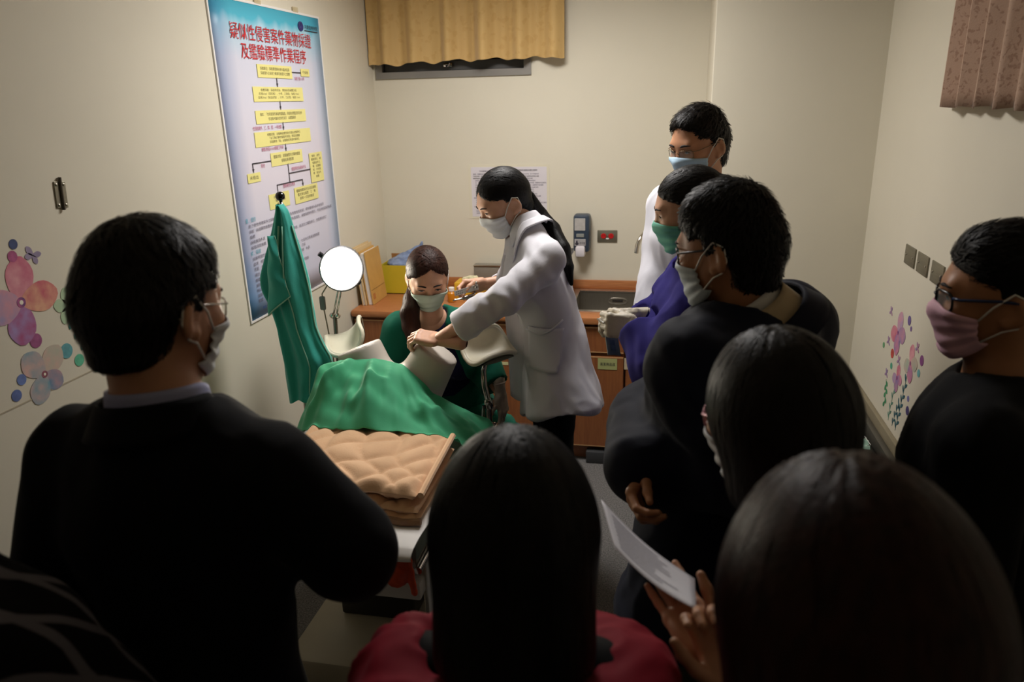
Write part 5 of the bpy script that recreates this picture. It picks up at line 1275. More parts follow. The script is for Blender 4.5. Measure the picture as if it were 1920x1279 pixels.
# ================================================================== woman doctor leaning over the bed
head = V3(-0.573, 2.664, 1.548); fd = V3(-.80, -.52, -.44)
J = stand_rig(head, fd, (-.93, -.30), neck=V3(-0.494, 2.668, 1.446), pel=V3(-0.390, 2.694, 1.008), sw=.150, arms={'L': (V3(-0.516, 2.428, 1.253), V3(-.768, 2.408, 1.093)), 'R': (V3(-0.562, 2.801, 1.179), V3(-0.670, 2.729, 1.222))})
J['shL'] = V3(-0.395, 2.530, 1.358); J['shR'] = V3(-0.504, 2.783, 1.344)
hand = {'L': dict(dir=V3(-.88, .05, .10), palm=V3(-.1, .35, -1), curl=(.60, .66, .70, .74), thumb=(.5, .5)), 'R': dict(dir=V3(-.85, -.35, -.05), palm=V3(-.1, -.7, -.5), curl=(.8, .9, 1.0, 1.0), thumb=(.5, .6))}
root, F, R, T, s = person('woman in white coat leaning left, black ponytail, hand on mannequin', J, head, fd, 'f', 'fair', hand, eyes=True, scale=.95)
H = SDF((-.11, -.14, -.14), (.11, .13, .15), .0036)
H.ell((0, -.015, .032), (.083, .103, .096), k=.01).cone((0, -.05, .0), (0, -.06, -.05), .066, .050, .03)
H.fn(lambda X, Y, Zz: np.maximum(-(Y - .035) + .30 * np.maximum(Zz, 0) * 1.0, Zz - .078 + .75 * np.abs(X)), (-.2, 0, -.2), (.2, .2, .1), .006, 'sub')
for sg in (-1, 1): H.box((sg * .085, .006, -.062), (.03, .040, .068), None, .012, .01, 'sub'); H.box((sg * .09, .075, -.03), (.05, .06, .06), None, .01, .01, 'sub')
hair_obj(H, R, T, s, H_blk, root, 1600, 10, .008, flow_to((0, -.108, -.035)), .0012, 2, jit=.12, disp=streak((0, -.125, -.045), .003))
tie = xf(np.array([[0, -.105, -.035]]), R, T, s)[0]
tp = [tie, V3(-0.452, 2.755, 1.488), V3(-0.400, 2.728, 1.437), V3(-0.353, 2.674, 1.376), V3(-0.329, 2.638, 1.316), V3(-0.317, 2.620, 1.257)]
PT_ = SDF(np.min(tp, 0) - .05, np.max(tp, 0) + .05, .004); PT_.chain(tp, [.020, .026, .027, .024, .016, .006], .01)
tl = unit(np.array(tp[-1]) - tp[0])
o = hair_obj(PT_, np.eye(3), np.zeros(3), 1, H_blk, root, 500, 12, .012, lambda P: np.tile(tl, (len(P), 1)), .0012, 5, jit=.1, name='ponytail')
mask_obj(F, R, T, s, K_white, root, seed=1)
MB().lathe([(.0, 0), (.0035, .001), (.0, .004)], tuple(xf(np.array([[-.086, -.003, -.047]]), R, T, s)[0]), 8).build('earring', M_chr, root)
# coat
hemc = V3(-0.349, 2.616, 0.749)
CF = top_sdf(J, sex='f', loose=.012, h=.007, sleeve=(.060, .053, .050), hemr=.205, depth=.74, shoulder=.062, neckr=.060, hang=hemc, chestr=.155, cuff=.70)
fr_ = J['fw']
CF.fn(lambda X, Y, Zz: np.maximum(np.abs((X - J['pel'][0]) * J['r'][0] + (Y - J['pel'][1]) * J['r'][1]) - .012 - .10 * np.maximum(J['pel'][2] + .05 - Zz, 0), -((X - J['pel'][0]) * J['f'][0] + (Y - J['pel'][1]) * J['f'][1] + .0) + .03 + 0 * Zz), J['pel'] + V3(-.45, -.35, -.45), J['pel'] + V3(.2, .35, .30), .01, 'sub')
def coat_disp(P):
    w = wrinkle(.012, 7, 5, (1.0, 1.0, .40))(P)
    dn = np.clip((.98 - P[:, 2]) / .25, 0, 1)
    ang = np.arctan2(P[:, 1] - J['pel'][1], P[:, 0] - J['pel'][0])
    return w * (1 - .4 * dn) + dn * .014 * np.sin(ang * 7 + 1.2) + elbow_folds(J, .008)(P)
sdf_obj('lab_coat', CF, C_white, root, 2, coat_disp)
coat = root.children[-1]
lf = unit(V3(-.1, -1, 0)); sx = unit(V3(-1, .1, 0))
patch('pocket', CF, V3(-0.415, 2.440, 1.034), (1, -.12, 0), (.16, 0, 1), .135, .155, C_white, coat, .010, shape=lambda u, v: (u * (1 - .12 * (v < -.35)), v))
MB().tube([tuple(q) for q in march(CF, np.array([np.array(V3(-0.478, 2.447, 1.095)) + V3(.0, -.12, 0) + V3(.14 * k / 8, -.01 * k / 8, .045 * k / 8 - .028 * math.sin(math.pi * k / 8)) for k in range(9)]), np.tile((0, 1., 0), (9, 1)), .013)], .004, 6).build('pocket_hem', C_white, coat, smooth='all')
pk = [np.array(q) for q in (V3(-0.587, 2.698, 1.141), V3(-0.486, 2.659, 1.154), V3(-0.463, 2.564, 0.791), V3(-0.560, 2.651, 0.790))]
solidify(MB().grid(lambda u, v: tuple((pk[0] * (1 - u) + pk[1] * u) * (1 - v) + (pk[3] * (1 - u) + pk[2] * u) * v + V3(0, .012 * math.sin(u * 5 + v * 3), 0)), 10, 16).build('far_front_panel', C_white, coat, smooth='all'), .003)
nax = unit(xf(np.array([[0, -.03, -.05]]), R, T, s)[0] - J['nb'])
band('coat_collar', J['nb'] - J['up'] * .012, nax, J['fw'], .088, .070, .052, C_white, coat, gap=34, ell=1.0, dip=.05)
band('lapel', J['nb'] - J['up'] * .02, nax, J['fw'], .105, .085, .03, C_white, coat, gap=28, ell=1.05, dip=.10)
band('blouse_collar', J['nb'] + J['up'] * .0, nax, J['fw'], .066, .060, .04, C_blue, root, gap=26, ell=1.0, dip=.035)
BF = top_sdf(J, sex='f', loose=-.012, h=.010, sleeve=(.045, .04, .03), cuff=.3, hem=.05, neckr=.056, chestr=.15, shoulder=.05)
sdf_obj('blouse', BF, C_blue, root, 1, wrinkle(.003, 16, 2))
trousers(J, C_black, root, 'f', (.082, .066, .06), hipr=.8); shoes(J, C_shoe, root, C_sole)
# speculum in her right hand, packet beside it
t = empty('speculum', V3(-0.705, 2.625, 1.189), 'shiny metal speculum held up in the doctor\'s fingers', 'instrument')
A = np.array(V3(-0.691, 2.671, 1.192)); B = np.array(V3(-0.764, 2.611, 1.184)); up_ = V3(.1, 0, 1)
for dz, nm in ((.008, 'upper_blade'), (-.008, 'lower_blade')):
    b = MB()
    def bl(u, v, dz=dz):
        c_ = A + (B - A) * u; w = .014 - .006 * u; a = (v - .5) * 2.4
        return tuple(c_ + V3(0, w * math.sin(a), 0) + up_ * (dz * (1 - .6 * u) + (.010 - .004 * u) * math.cos(a) * (1 if dz > 0 else -1) - (.008 if dz > 0 else -.008)))
    solidify(b.grid(bl, 12, 8).build(nm, M_chr, t, smooth='all'), .0016)
MB().tube([tuple(A + V3(.0, 0, .0)), tuple(A + V3(.012, .0, -.03)), tuple(A + V3(.02, 0, -.075))], [.006, .007, .006], 8).build('handle', M_chr, t, smooth='all')
MB().tube([tuple(A + V3(-.004, 0, .012)), tuple(A + V3(.002, -.01, .04)), tuple(A + V3(.008, -.012, .055))], .004, 8).build('screw_rod', M_chr, t, smooth='all')
MB().lathe([(.0, -.005), (.010, -.004), (.010, .004), (.0, .005)], tuple(A + V3(.003, -.011, .035)), 12).build('thumb_nut', M_chr, t, smooth=True)
t = empty('sample_card', V3(-0.724, 2.607, 1.213), 'white perforated plastic card held beside the metal speculum', 'card')
q0, q1 = np.array(V3(-0.754, 2.596, 1.214)), np.array(V3(-0.679, 2.669, 1.224)); d = unit(q1 - q0); n_ = unit(np.cross(d, (0, 1, 0)))
b = MB(); b.add([q0 - n_ * .010, q1 - n_ * .010, q1 + n_ * .010, q0 + n_ * .010], [(0, 1, 2, 3)]); solidify(b.build('card', mat('card_white', '#dcdad6', .4), t), .0015)
for k in range(8):
    p = q0 + d * (.01 + .008 * (k // 2)) + n_ * (.004 if k % 2 else -.004) + V3(0, -.0016, 0)
    MB().lathe([(.0, 0), (.0016, 0), (.0016, .0006), (.0, .0006)], tuple(p), 8, Matrix.Rotation(math.pi / 2, 3, 'X')).build('perforation', M_dark, t)

# ================================================================== seated woman in green gown
head = V3(-0.878, 2.666, 1.258); fd = V3(.34, -.86, -.40)
pelv = V3(-.86, 2.98, .53)
J = stand_rig(head, fd, (.30, -.95), pel=pelv, sw=.155, neck=head + V3(-.015, .045, -.165), arms={'L': (V3(-0.704, 2.813, 0.850), V3(-0.620, 2.736, 0.761)), 'R': (V3(-1.069, 2.654, 0.858), V3(-0.981, 2.663, 0.831))})
J['knL'], J['knR'] = V3(-.62, 2.80, .50), V3(-.90, 2.76, .50); J['anL'], J['anR'] = V3(-.71, 2.87, .085), V3(-.90, 2.85, .085)
gl = mat('glove_grey', '#a89a90', .55, var=.05)
hand = {'L': dict(dir=V3(.14, -.10, -1), palm=V3(-.9, .2, -.1), curl=(.25, .3, .35, .4), thumb=(.4, .3), glove=gl, fore=.06), 'R': dict(dir=V3(.2, -.9, .15), palm=V3(.8, 0, -.2), curl=(.6, .7, .7, .8))}
root, F, R, T, s = person('seated woman in green gown with mint mask and brown side ponytail', J, head, fd, 'f', 'fair', hand, eyes=True, scale=.94)
H = SDF((-.12, -.14, -.16), (.12, .13, .15), .0036)
H.ell((0, -.015, .031), (.085, .104, .093), k=.01).cone((0, -.05, .0), (.02, -.055, -.06), .066, .050, .03)
H.fn(lambda X, Y, Zz: np.maximum(-(Y - .030) + .30 * np.maximum(Zz, 0), Zz - .085 + .62 * np.abs(X + .008)), (-.2, 0, -.2), (.2, .2, .1), .006, 'sub')
for sg in (-1, 1): H.box((sg * .088, .008, -.066), (.03, .038, .066), None, .012, .01, 'sub'); H.box((sg * .09, .075, -.04), (.05, .06, .06), None, .01, .01, 'sub')
hair_obj(H, R, T, s, H_brn, root, 1600, 10, .008, flow_to((.035, -.085, -.09)), .0012, 3, jit=.15, disp=streak((.035, -.11, -.10), .0034, 22))
tp = [xf(np.array([[.045, -.07, -.08]]), R, T, s)[0], V3(-0.943, 2.655, 1.170), V3(-0.938, 2.600, 1.130), V3(-0.930, 2.586, 1.083), V3(-0.923, 2.592, 1.034), V3(-0.917, 2.601, 0.992)]
PT_ = SDF(np.min(tp, 0) - .06, np.max(tp, 0) + .06, .004); PT_.chain(tp, [.026, .032, .034, .032, .026, .010], .012)
tl = unit(np.array(tp[-1]) - tp[1])
hair_obj(PT_, np.eye(3), np.zeros(3), 1, H_brn, root, 700, 12, .011, lambda P: np.tile(tl, (len(P), 1)) + .35 * np.stack([np.sin(P[:, 2] * 70), np.zeros(len(P)), np.zeros(len(P))], 1), .0012, 5, jit=.15, name='ponytail')
MB().tube([tuple(xf(np.array([q]), R, T, s)[0]) for q in ((.078, .035, .02), (.088, .045, -.03), (.082, .05, -.07), (.088, .04, -.10))], .0012, 5).build('loose_strand', H_brn, root, smooth='all')
mask_obj(F, R, T, s, K_mint, root, seed=2)
IF = top_sdf(J, sex='f', loose=.004, h=.009, cuff=.5, hem=.02, neckr=.070, chestr=.158)
sdf_obj('shirt', IF, C_inner, root, 1, wrinkle(.004, 12, 7))
GF = top_sdf(J, sex='f', loose=.020, h=.0075, sleeve=(.062, .056, .052), cuff=.72, hem=.05, neckr=.075, chestr=.165, shoulder=.064)
cc = J['chest']
GF.fn(lambda X, Y, Zz: np.maximum(np.abs((X - cc[0]) * J['r'][0] + (Y - cc[1]) * J['r'][1]) - .070 + .05 * np.clip((Zz - cc[2]) / .15, -1, 1), -((X - cc[0]) * J['f'][0] + (Y - cc[1]) * J['f'][1]) + .0 + 0 * Zz), cc + V3(-.3, -.35, -.5), cc + V3(.3, .1, .3), .01, 'sub')
o = sdf_obj('surgical_gown', GF, C_gown, root, 2, wrinkle(.007, 10, 11, (1, 1, .5)))
SKF = SDF((-1.15, 2.55, .30), (-.35, 3.15, .66), .012); SKF.cone(J['pel'], J['knL'], .15, .11, .04).cone(J['pel'], J['knR'], .15, .10, .04).cone(J['knL'] + V3(0, 0, -.02), J['knL'] + V3(.02, -.02, -.15), .09, .06, .03)
sdf_obj('gown_skirt', SKF, C_gown, o, 1, wrinkle(.010, 9, 4))
trousers(J, C_dknavy, root, 'f'); shoes(J, C_shoew, root, C_sole)
t = empty('stool', (-.86, 2.98, 0), 'round stool under the seated woman in green', 'stool')
MB().lathe([(.0, .0), (.15, .0), (.16, .01), (.16, .04), (.15, .05), (.0, .05)], (-.86, 3.02, .345), 24).build('seat', M_bv, t, smooth=True)
MB().tube([(-.86, 3.02, .08), (-.86, 3.02, .345)], .022, 12).build('column', M_chr, t, smooth=True)
for k in range(5):
    a = 2 * math.pi * k / 5; MB().tube([(-.86, 3.02, .09), (-.86 + .11 * math.cos(a), 3.02 + .11 * math.sin(a), .014)], .013, 8).build('leg', M_chr, t, smooth=True)

# ================================================================== woman in purple sweatshirt
head = V3(0.075, 2.210, 1.587); fd = V3(-1, -.06, -.22)
J = stand_rig(head, fd, (-1, -.05), sw=.155, arms={'L': (V3(0.011, 1.994, 1.173), V3(-0.067, 2.093, 1.259)), 'R': (V3(0.049, 2.292, 1.139), V3(-0.062, 2.223, 1.261))})
hand = {'L': dict(dir=V3(-.95, .15, .02), palm=V3(.1, .95, -.2), curl=(.85, .95, 1.0, 1.05), thumb=(.35, .35), glove=G_lat, fore=.06), 'R': dict(dir=V3(-.9, -.15, .0), palm=V3(0, -.6, -.8), curl=(.6, .7, .8, .9), thumb=(.4, .4), glove=G_lat, fore=.06)}
root, F, R, T, s = person('woman in purple sweatshirt and latex gloves with green mask', J, head, fd, 'f', 'fair', hand, eyes=True, scale=.97)
H = SDF((-.12, -.15, -.14), (.12, .13, .15), .0036)
H.ell((0, -.015, .029), (.086, .106, .097), k=.01).cone((0, -.05, .0), (0, -.06, -.06), .068, .050, .03).ell((0, -.115, .035), (.036, .03, .04), k=.015)
H.fn(lambda X, Y, Zz: np.maximum(-(Y - .028) + .30 * np.maximum(Zz, 0), Zz - .068 + .45 * np.abs(X)), (-.2, 0, -.2), (.2, .2, .1), .006, 'sub')
H.cone((0, -.045, -.02), (0, -.05, -.10), .082, .060, .03)
H.fn(lambda X, Y, Zz: np.maximum(-(Y - .012) - .45 * np.minimum(Zz, 0), Zz - .03), (-.2, 0, -.2), (.2, .2, .05), .008, 'sub')
hair_obj(H, R, T, s, H_blk, root, 1400, 10, .008, flow_to((0, -.12, .03)), .0012, 4, jit=.12, disp=streak((0, -.14, .03), .003))
MB().lathe([(.0, -.006), (.012, -.005), (.012, .005), (.0, .006)], tuple(xf(np.array([[-.045, -.09, .055]]), R, T, s)[0]), 12).build('hair_tie', M_white, root, smooth=True)
mask_obj(F, R, T, s, K_teal, root, seed=3)
PF = top_sdf(J, sex='f', loose=.024, h=.0075, sleeve=(.064, .060, .040), hem=.04, hemr=.165, depth=.80, neckr=.058, chestr=.165, shoulder=.064, cuff=.98)
o = sdf_obj('sweatshirt', PF, C_purple, root, 2, both(wrinkle(.010, 7, 21, (1, 1, .6)), elbow_folds(J, .009)))
band('ribbed_collar', J['nb'] + Z * .0, V3(-.15, 0, 1), J['fw'], .066, .060, .03, C_purple, o, gap=2, ell=1.0, dip=.02)
for k in 'LR':
    d = unit(J['wr' + k] - J['el' + k]); e = J['el' + k] + (J['wr' + k] - J['el' + k]) * .98
    MB().tube([tuple(e - d * .045), tuple(e - d * .02), tuple(e + d * .004)], [.050, .044, .041], 16, cap=False).build('cuff', C_purple, o, smooth='all')
trousers(J, C_dknavy, root, 'f', (.112, .098, .10)); shoes(J, C_shoew, root, C_sole)
t = empty('swab_packet', V3(-0.121, 2.108, 1.210), 'pale blue paper packet held below the gloved hands', 'packet')
pk = [np.array(q) for q in (V3(-0.155, 2.118, 1.229), V3(-0.119, 2.144, 1.218), V3(-0.107, 2.126, 1.157), V3(-0.143, 2.091, 1.171))]
b = MB(); b.grid(lambda u, v: tuple((pk[0] * (1 - u) + pk[1] * u) * (1 - v) + (pk[3] * (1 - u) + pk[2] * u) * v + V3(0, .006 * math.sin(u * 3) * v, 0)), 8, 8); solidify(b.build('paper', mat('packet_blue', '#a9bfc4', .6, var=.06), t, smooth='all'), .002)
b = MB(); b.grid(lambda u, v: tuple((pk[0] * (1 - u) + pk[1] * u) * (1 - v) + (pk[3] * (1 - u) + pk[2] * u) * v + V3(0, -.002, 0)) if False else tuple((pk[0] * (.7 - .4 * u) + pk[1] * (.3 + .4 * u)) * (.75 - .5 * v) + (pk[3] * (.7 - .4 * u) + pk[2] * (.3 + .4 * u)) * (.25 + .5 * v) + V3(0, -.0022, 0)), 4, 4); b.build('print', mat('packet_print', '#7f9cb4', .6, var=.2, vscale=80), t)
t = tag(MB().tube([tuple(V3(-0.157, 2.099, 1.268)), tuple(V3(-0.178, 2.118, 1.274)), tuple(V3(-0.100, 2.139, 1.257))], [.003, .003, .003], 6).build('swab_stick', mat('swab', '#ddd8cf', .5), None), 'thin white swab pinched between the gloved fingers', 'swab')

# ================================================================== man in white coat with glasses
head = V3(0.113, 2.720, 1.739); fd = V3(-.70, -.66, -.26)
J = stand_rig(head, fd, (-.72, -.62), sw=.20, arms={'R': (V3(0.012, 2.834, 1.372), V3(-0.021, 2.705, 1.135))})
root, F, R, T, s = person('tall man in white coat with thin glasses and blue mask', J, head, fd, 'm', 'mid', {'R': dict(dir=V3(-.1, -.1, -1), palm=V3(.7, -.7, 0)), 'L': dict(dir=V3(-.1, -.1, -1), palm=V3(-.7, .7, 0))}, eyes=True, scale=1.0)
H = hair_short(.006, .086, .006); hair_obj(H, R, T, s, H_dk, root, 2200, 6, .006, lambda P: flow_short(P) + np.array((.35, .25, .2)), .0011, 6, lift=.006, jit=.35, disp=both(streak(WH, .003, 16), lambda P: .002 * fbm(P * 70, 8)))
mask_obj(F, R, T, s, K_blue, root, seed=4)
glasses_obj(R, T, s, mat('gold_wire', '#7a6a52', .3, metal=.8), root, .0011, .048, .030)
DF = top_sdf(J, sex='m', loose=.022, h=.009, sleeve=(.060, .054, .050), hem=.28, hemr=.19, depth=.72, neckr=.064, chestr=.175, shoulder=.070)
o = sdf_obj('lab_coat', DF, C_white, root, 2, wrinkle(.008, 8, 31, (1, 1, .4)))
nax = V3(-.1, -.1, 1)
band('coat_collar', J['nb'] - Z * .01, nax, J['fw'], .098, .078, .05, C_white, o, gap=30, ell=1.0, dip=.05)
band('shirt_collar', J['nb'] + Z * .0, nax, J['fw'], .072, .066, .045, cloth('shirt_cream', '#c9bfae'), root, gap=22, ell=1.0, dip=.03)
trousers(J, C_black, root); shoes(J, C_shoe, root, C_sole)

# ================================================================== man in navy jacket with folded arms
head = V3(0.134, 1.592, 1.597); fd = V3(-.86, .46, -.20)
J = stand_rig(head, fd, (-.78, .55), sw=.21, neck=V3(0.195, 1.578, 1.454), lean=(.07, -.03), arms={'L': (V3(0.187, 1.412, 1.186), V3(0.043, 1.479, 1.153)), 'R': (V3(-0.006, 1.659, 1.144), V3(-0.008, 1.443, 1.142))})
root, F, R, T, s = person('man in navy jacket and beige vest with folded arms', J, head, fd, 'm', 'tan', {'R': dict(dir=V3(-.30, -.75, -.42), palm=V3(.9, -.35, 0), curl=(.7, .8, .85, .9), thumb=(.25, .2)), 'L': dict(dir=V3(-.8, .6, 0), palm=V3(.5, .5, -.5))}, eyes=True)
H = hair_short(.007, .066, .010, -.082); hair_obj(H, R, T, s, H_blk, root, 3600, 5, .0065, lambda P: flow_short(P) + np.array((0, .15, .25)) * (P[:, 2:3] > .05), .0012, 7, lift=.0055, jit=.3, disp=both(streak(WH, .003, 16), lambda P: .002 * fbm(P * 70, 8)))
mask_obj(F, R, T, s, K_pale, root, seed=5)
glasses_obj(R, T, s, mat('dark_frame', '#1c1a1a', .3), root, .0019, .052, .035)
NF = top_sdf(J, sex='m', loose=.038, h=.009, sleeve=(.072, .066, .056), hem=.16, hemr=.21, depth=.80, neckr=.082, chestr=.18, shoulder=.074, cuff=.92, cut='')
o = sdf_obj('jacket', NF, C_navy, root, 2, both(wrinkle(.010, 6.5, 41, (1, 1, .7)), elbow_folds(J, .006)))
nax = unit(head + V3(.01, -.03, -.06) - J['nb'])
band('shirt_collar', J['nb'] + nax * .006, nax, J['fw'], .080, .068, .05, cloth('shirt_white', '#cfccc8'), root, gap=18, ell=1.0, dip=.045)
band('vest_collar', J['nb'] - nax * .018, nax, J['fw'], .100, .080, .055, C_beige, root, gap=16, ell=1.05, dip=.06)
VF = top_sdf(J, sex='m', loose=.022, h=.010, hem=.04, depth=.78, neckr=.076, chestr=.176, arms='', shoulder=.066)
sdf_obj('vest', VF, C_beige, root, 1, wrinkle(.004, 9, 2))
band('jacket_collar', J['nb'] - nax * .05, nax, J['fw'], .142, .112, .05, C_navy, o, gap=36, ell=1.0, dip=.08, th=.008)
trousers(J, C_khaki, root); shoes(J, C_shoe, root, C_sole)

# ================================================================== man in black at the right wall
head = V3(0.632, 1.511, 1.527); fd = V3(-.96, .24, -.06)
J = stand_rig(head, fd, (-.85, .45), sw=.20)
root, F, R, T, s = person('man in plain black top with pink mask and blue-black glasses', J, head, fd, 'm', 'tan', {}, eyes=True)
H = hair_short(.005, .068, .012, -.07); hair_obj(H, R, T, s, H_blk, root, 2200, 6, .007, lambda P: np.tile((0, -1., .15), (len(P), 1)), .0011, 8, lift=.005, jit=.25, keep=lambda P: P[:, 2] > .03)
mask_obj(F, R, T, s, K_pink, root, seed=6)
glasses_obj(R, T, s, mat('black_frame', '#101216', .25), root, .0026, .054, .038, mat('blue_temple', '#1d2f52', .3))
RF = top_sdf(J, sex='m', loose=.022, h=.010, hem=.08, depth=.72, neckr=.070, chestr=.18)
sdf_obj('shirt', RF, C_black, root, 2, wrinkle(.007, 8, 51))
trousers(J, C_black, root); shoes(J, C_shoe, root, C_sole)

# ================================================================== man in dark suit, seen from behind
head = V3(-0.753, 0.963, 1.615); fd = V3(.16, .98, -.20)
J = stand_rig(head, fd, (.05, 1), sw=.20, drop=.09, neck=head + V3(.010, -.045, -.158), arms={'R': (V3(-0.462, 0.920, 1.242), V3(-0.613, 1.117, 1.119)), 'L': (V3(-0.927, 0.831, 1.132), V3(-1.044, 0.996, 1.025))})
root, F, R, T, s = person('man in dark suit with lavender collar, seen from behind', J, head, fd, 'm', 'mid', {}, eyes=True)
H = hair_short(.010, .066, .004, -.068); H.ell((-.070, -.060, .085), (.024, .026, .020), k=.012, mode='sub'); hair_obj(H, R, T, s, H_dk, root, 2600, 7, .007, flow_short, .0012, 9, lift=.003, jit=.3, disp=both(streak(WH, .0035, 14), lambda P: .002 * fbm(P * 60, 8)))
mask_obj(F, R, T, s, K_white, root, seed=7)
glasses_obj(R, T, s, mat('silver_frame', '#a09a90', .2, metal=.9), root, .0014, .050, .032)
SF = top_sdf(J, sex='m', loose=.018, h=.008, sleeve=(.062, .058, .050), hem=.14, depth=.74, neckr=.074, chestr=.180, shoulder=.060)
o = sdf_obj('suit_jacket', SF, C_suit, root, 2, wrinkle(.006, 7, 61, (1, 1, .6)))
nax = unit(head + V3(0, -.03, -.06) - J['nb'])
band('shirt_collar', J['nb'] + nax * .002, nax, J['fw'], .078, .072, .042, C_lav, root, gap=16, ell=.95, dip=.03)
band('jacket_collar', J['nb'] - nax * .022, nax, J['fw'], .108, .084, .050, C_suit, o, gap=36, ell=1.0, dip=.10, th=.006)
trousers(J, C_suit, root); shoes(J, C_shoe, root, C_sole)

# ================================================================== person in plaid at the left edge
M_plaid = cloth('plaid_wool', '#0d0d10')
def plaid():
    nt = M_plaid.node_tree; N = nt.nodes; bs = N['Principled BSDF']; tc = N['Texture Coordinate']; out = None
    for i, (rot, sc) in enumerate((((0, 0, .9), 5.0), ((.9, .6, 0), 5.0))):
        mp = N.new('ShaderNodeMapping'); mp.inputs['Rotation'].default_value = rot; nt.links.new(tc.outputs['Object'], mp.inputs[0])
        w = N.new('ShaderNodeTexWave'); w.inputs['Scale'].default_value = sc; w.bands_direction = 'X' if i == 0 else 'Z'; nt.links.new(mp.outputs[0], w.inputs[0])
        r = N.new('ShaderNodeValToRGB'); r.color_ramp.elements[0].position = .90; r.color_ramp.elements[1].position = .96; r.color_ramp.elements[0].color = (0, 0, 0, 1); r.color_ramp.elements[1].color = (1, 1, 1, 1); nt.links.new(w.outputs[0], r.inputs[0])
        if out is None: out = r.outputs[0]
        else:
            mx = N.new('ShaderNodeMixRGB'); mx.blend_type = 'LIGHTEN'; mx.inputs[0].default_value = 1; nt.links.new(out, mx.inputs[1]); nt.links.new(r.outputs[0], mx.inputs[2]); out = mx.outputs[0]
    c = N.new('ShaderNodeMixRGB'); nt.links.new(out, c.inputs[0]); c.inputs[1].default_value = lin('#0c0c10'); c.inputs[2].default_value = lin('#6d6a72'); nt.links.new(c.outputs[0], bs.inputs['Base Color'])
plaid()
head = V3(-1.04, .62, 1.66); fd = V3(.45, .88, -.15)
J = stand_rig(head, fd, (.35, .94), sw=.18, neck=head + V3(-.01, -.035, -.155), arms={'R': (V3(-.785, .61, 1.26), V3(-.72, .68, 1.07))})
root, F, R, T, s = person('person in black and grey plaid jacket beside the man in dark suit', J, head, fd, 'f', 'fair', {}, eyes=True)
H = hair_short(.012, .066, .004, -.095); hair_obj(H, R, T, s, H_blk, root, 900, 6, .007, flow_short, .0013, 9)
mask_obj(F, R, T, s, K_white, root, seed=9)
LF = top_sdf(J, sex='f', loose=.034, h=.010, sleeve=(.070, .066, .058), hem=.14, depth=.76, neckr=.068, shoulder=.070)
sdf_obj('plaid_jacket', LF, M_plaid, root, 2, wrinkle(.007, 8, 71))
trousers(J, C_black, root, 'f'); shoes(J, C_shoe, root, C_sole)

# ================================================================== woman with black bob, pink glasses
head = V3(0.167, 1.045, 1.450); fd = V3(-.58, .80, -.16)
J = stand_rig(head, fd, (-.9, .35), sw=.13, neck=head + V3(.055, -.01, -.165), lean=(-.06, -.02))
for k, sg in (('L', 1), ('R', -1)): J['el' + k] = J['sh' + k] + V3(.03, .015 * sg, -.28); J['wr' + k] = J['el' + k] + V3(-.02, .01 * sg, -.22)
root, F, R, T, s = person('woman with black bob and pink glasses behind the brown-haired woman', J, head, fd, 'f', 'fair', {}, eyes=True, scale=.96)
def hair_bob(vol, low, widen=.0, line=.06, side=.03, h=.0042):
    F = SDF((-.135, -.155, low - .03), (.135, .13, .17), h)
    F.ell((0, -.016, .035), (.080 + vol, .098 + vol, .096 + vol), k=.01)
    F.cone((0, -.030, .0), (0, -.038, low + .04), .086 + vol * .9, .078 + vol + widen, .04, flat=((0, 1, 0), 1.08))
    F.fn(lambda X, Y, Zz: np.maximum(-(Y - side) + .35 * np.maximum(Zz, 0), np.maximum(Zz - line, np.abs(X) - .068 - .10 * np.maximum(-Zz, 0))), (-.2, 0, -.3), (.2, .2, .1), .008, 'sub')
    F.half((0, 0, low), (0, -.15, -1), .014)
    return F
H = hair_bob(.012, -.130, .002, side=.086); hair_obj(H, R, T, s, H_dk, root, 2600, 12, .010, flow_down, .0013, 10, jit=.10, disp=streak_down(.004, 9))
mask_obj(F, R, T, s, K_white, root, seed=10)
glasses_obj(R, T, s, mat('pink_frame', '#c58f9c', .25, metal=.4), root, .0022, .054, .038)
QF = top_sdf(J, sex='f', loose=.014, h=.010, hem=.10, neckr=.066)
sdf_obj('jacket', QF, C_black, root, 2, wrinkle(.007, 8, 81))
trousers(J, C_black, root, 'f'); shoes(J, C_shoe, root, C_sole)

# ================================================================== woman with black hair, red and black jacket
head = V3(-0.170, 0.808, 1.367); fd = V3(-.14, .98, -.25)
J = stand_rig(head, fd, (-.1, 1), sw=.165, neck=head + V3(0, -.035, -.155))
for k, sg in (('L', -1), ('R', 1)): J['el' + k] = J['sh' + k] + J['f'] * .04 - Z * .27; J['wr' + k] = J['el' + k] + J['f'] * .17 - J['r'] * sg * .05 - Z * .10
root, F, R, T, s = person('woman with straight black hair in black and red jacket, seen from behind', J, head, fd, 'f', 'fair', {}, eyes=True)
H = hair_bob(.016, -.16, .006); hair_obj(H, R, T, s, H_blk, root, 3000, 14, .010, flow_down, .0013, 11, jit=.08, disp=streak_down(.004, 10))
mask_obj(F, R, T, s, K_white, root, seed=11)
BF2 = top_sdf(J, sex='f', loose=.022, h=.009, hem=.14, neckr=.075, sleeve=(.064, .060, .052), shoulder=.060)
o = sdf_obj('jacket', BF2, C_black, root, 2, wrinkle(.008, 8, 91))
RC = SDF(J['nb'] - .24, J['nb'] + .22, .006)
ring = [J['nb'] - Z * .026 + J['f'] * .130 * math.cos(a) + J['r'] * .155 * math.sin(a) - Z * .05 * max(0, math.cos(a)) - Z * .012 * abs(math.sin(a)) for a in [math.radians(40 + 280 * k / 14) for k in range(15)]]
RC.chain(ring, [.052] * 15, .03, flat=((0, 0, 1), .85))
sdf_obj('red_hood_collar', RC, C_red, o, 1, wrinkle(.014, 9, 92))
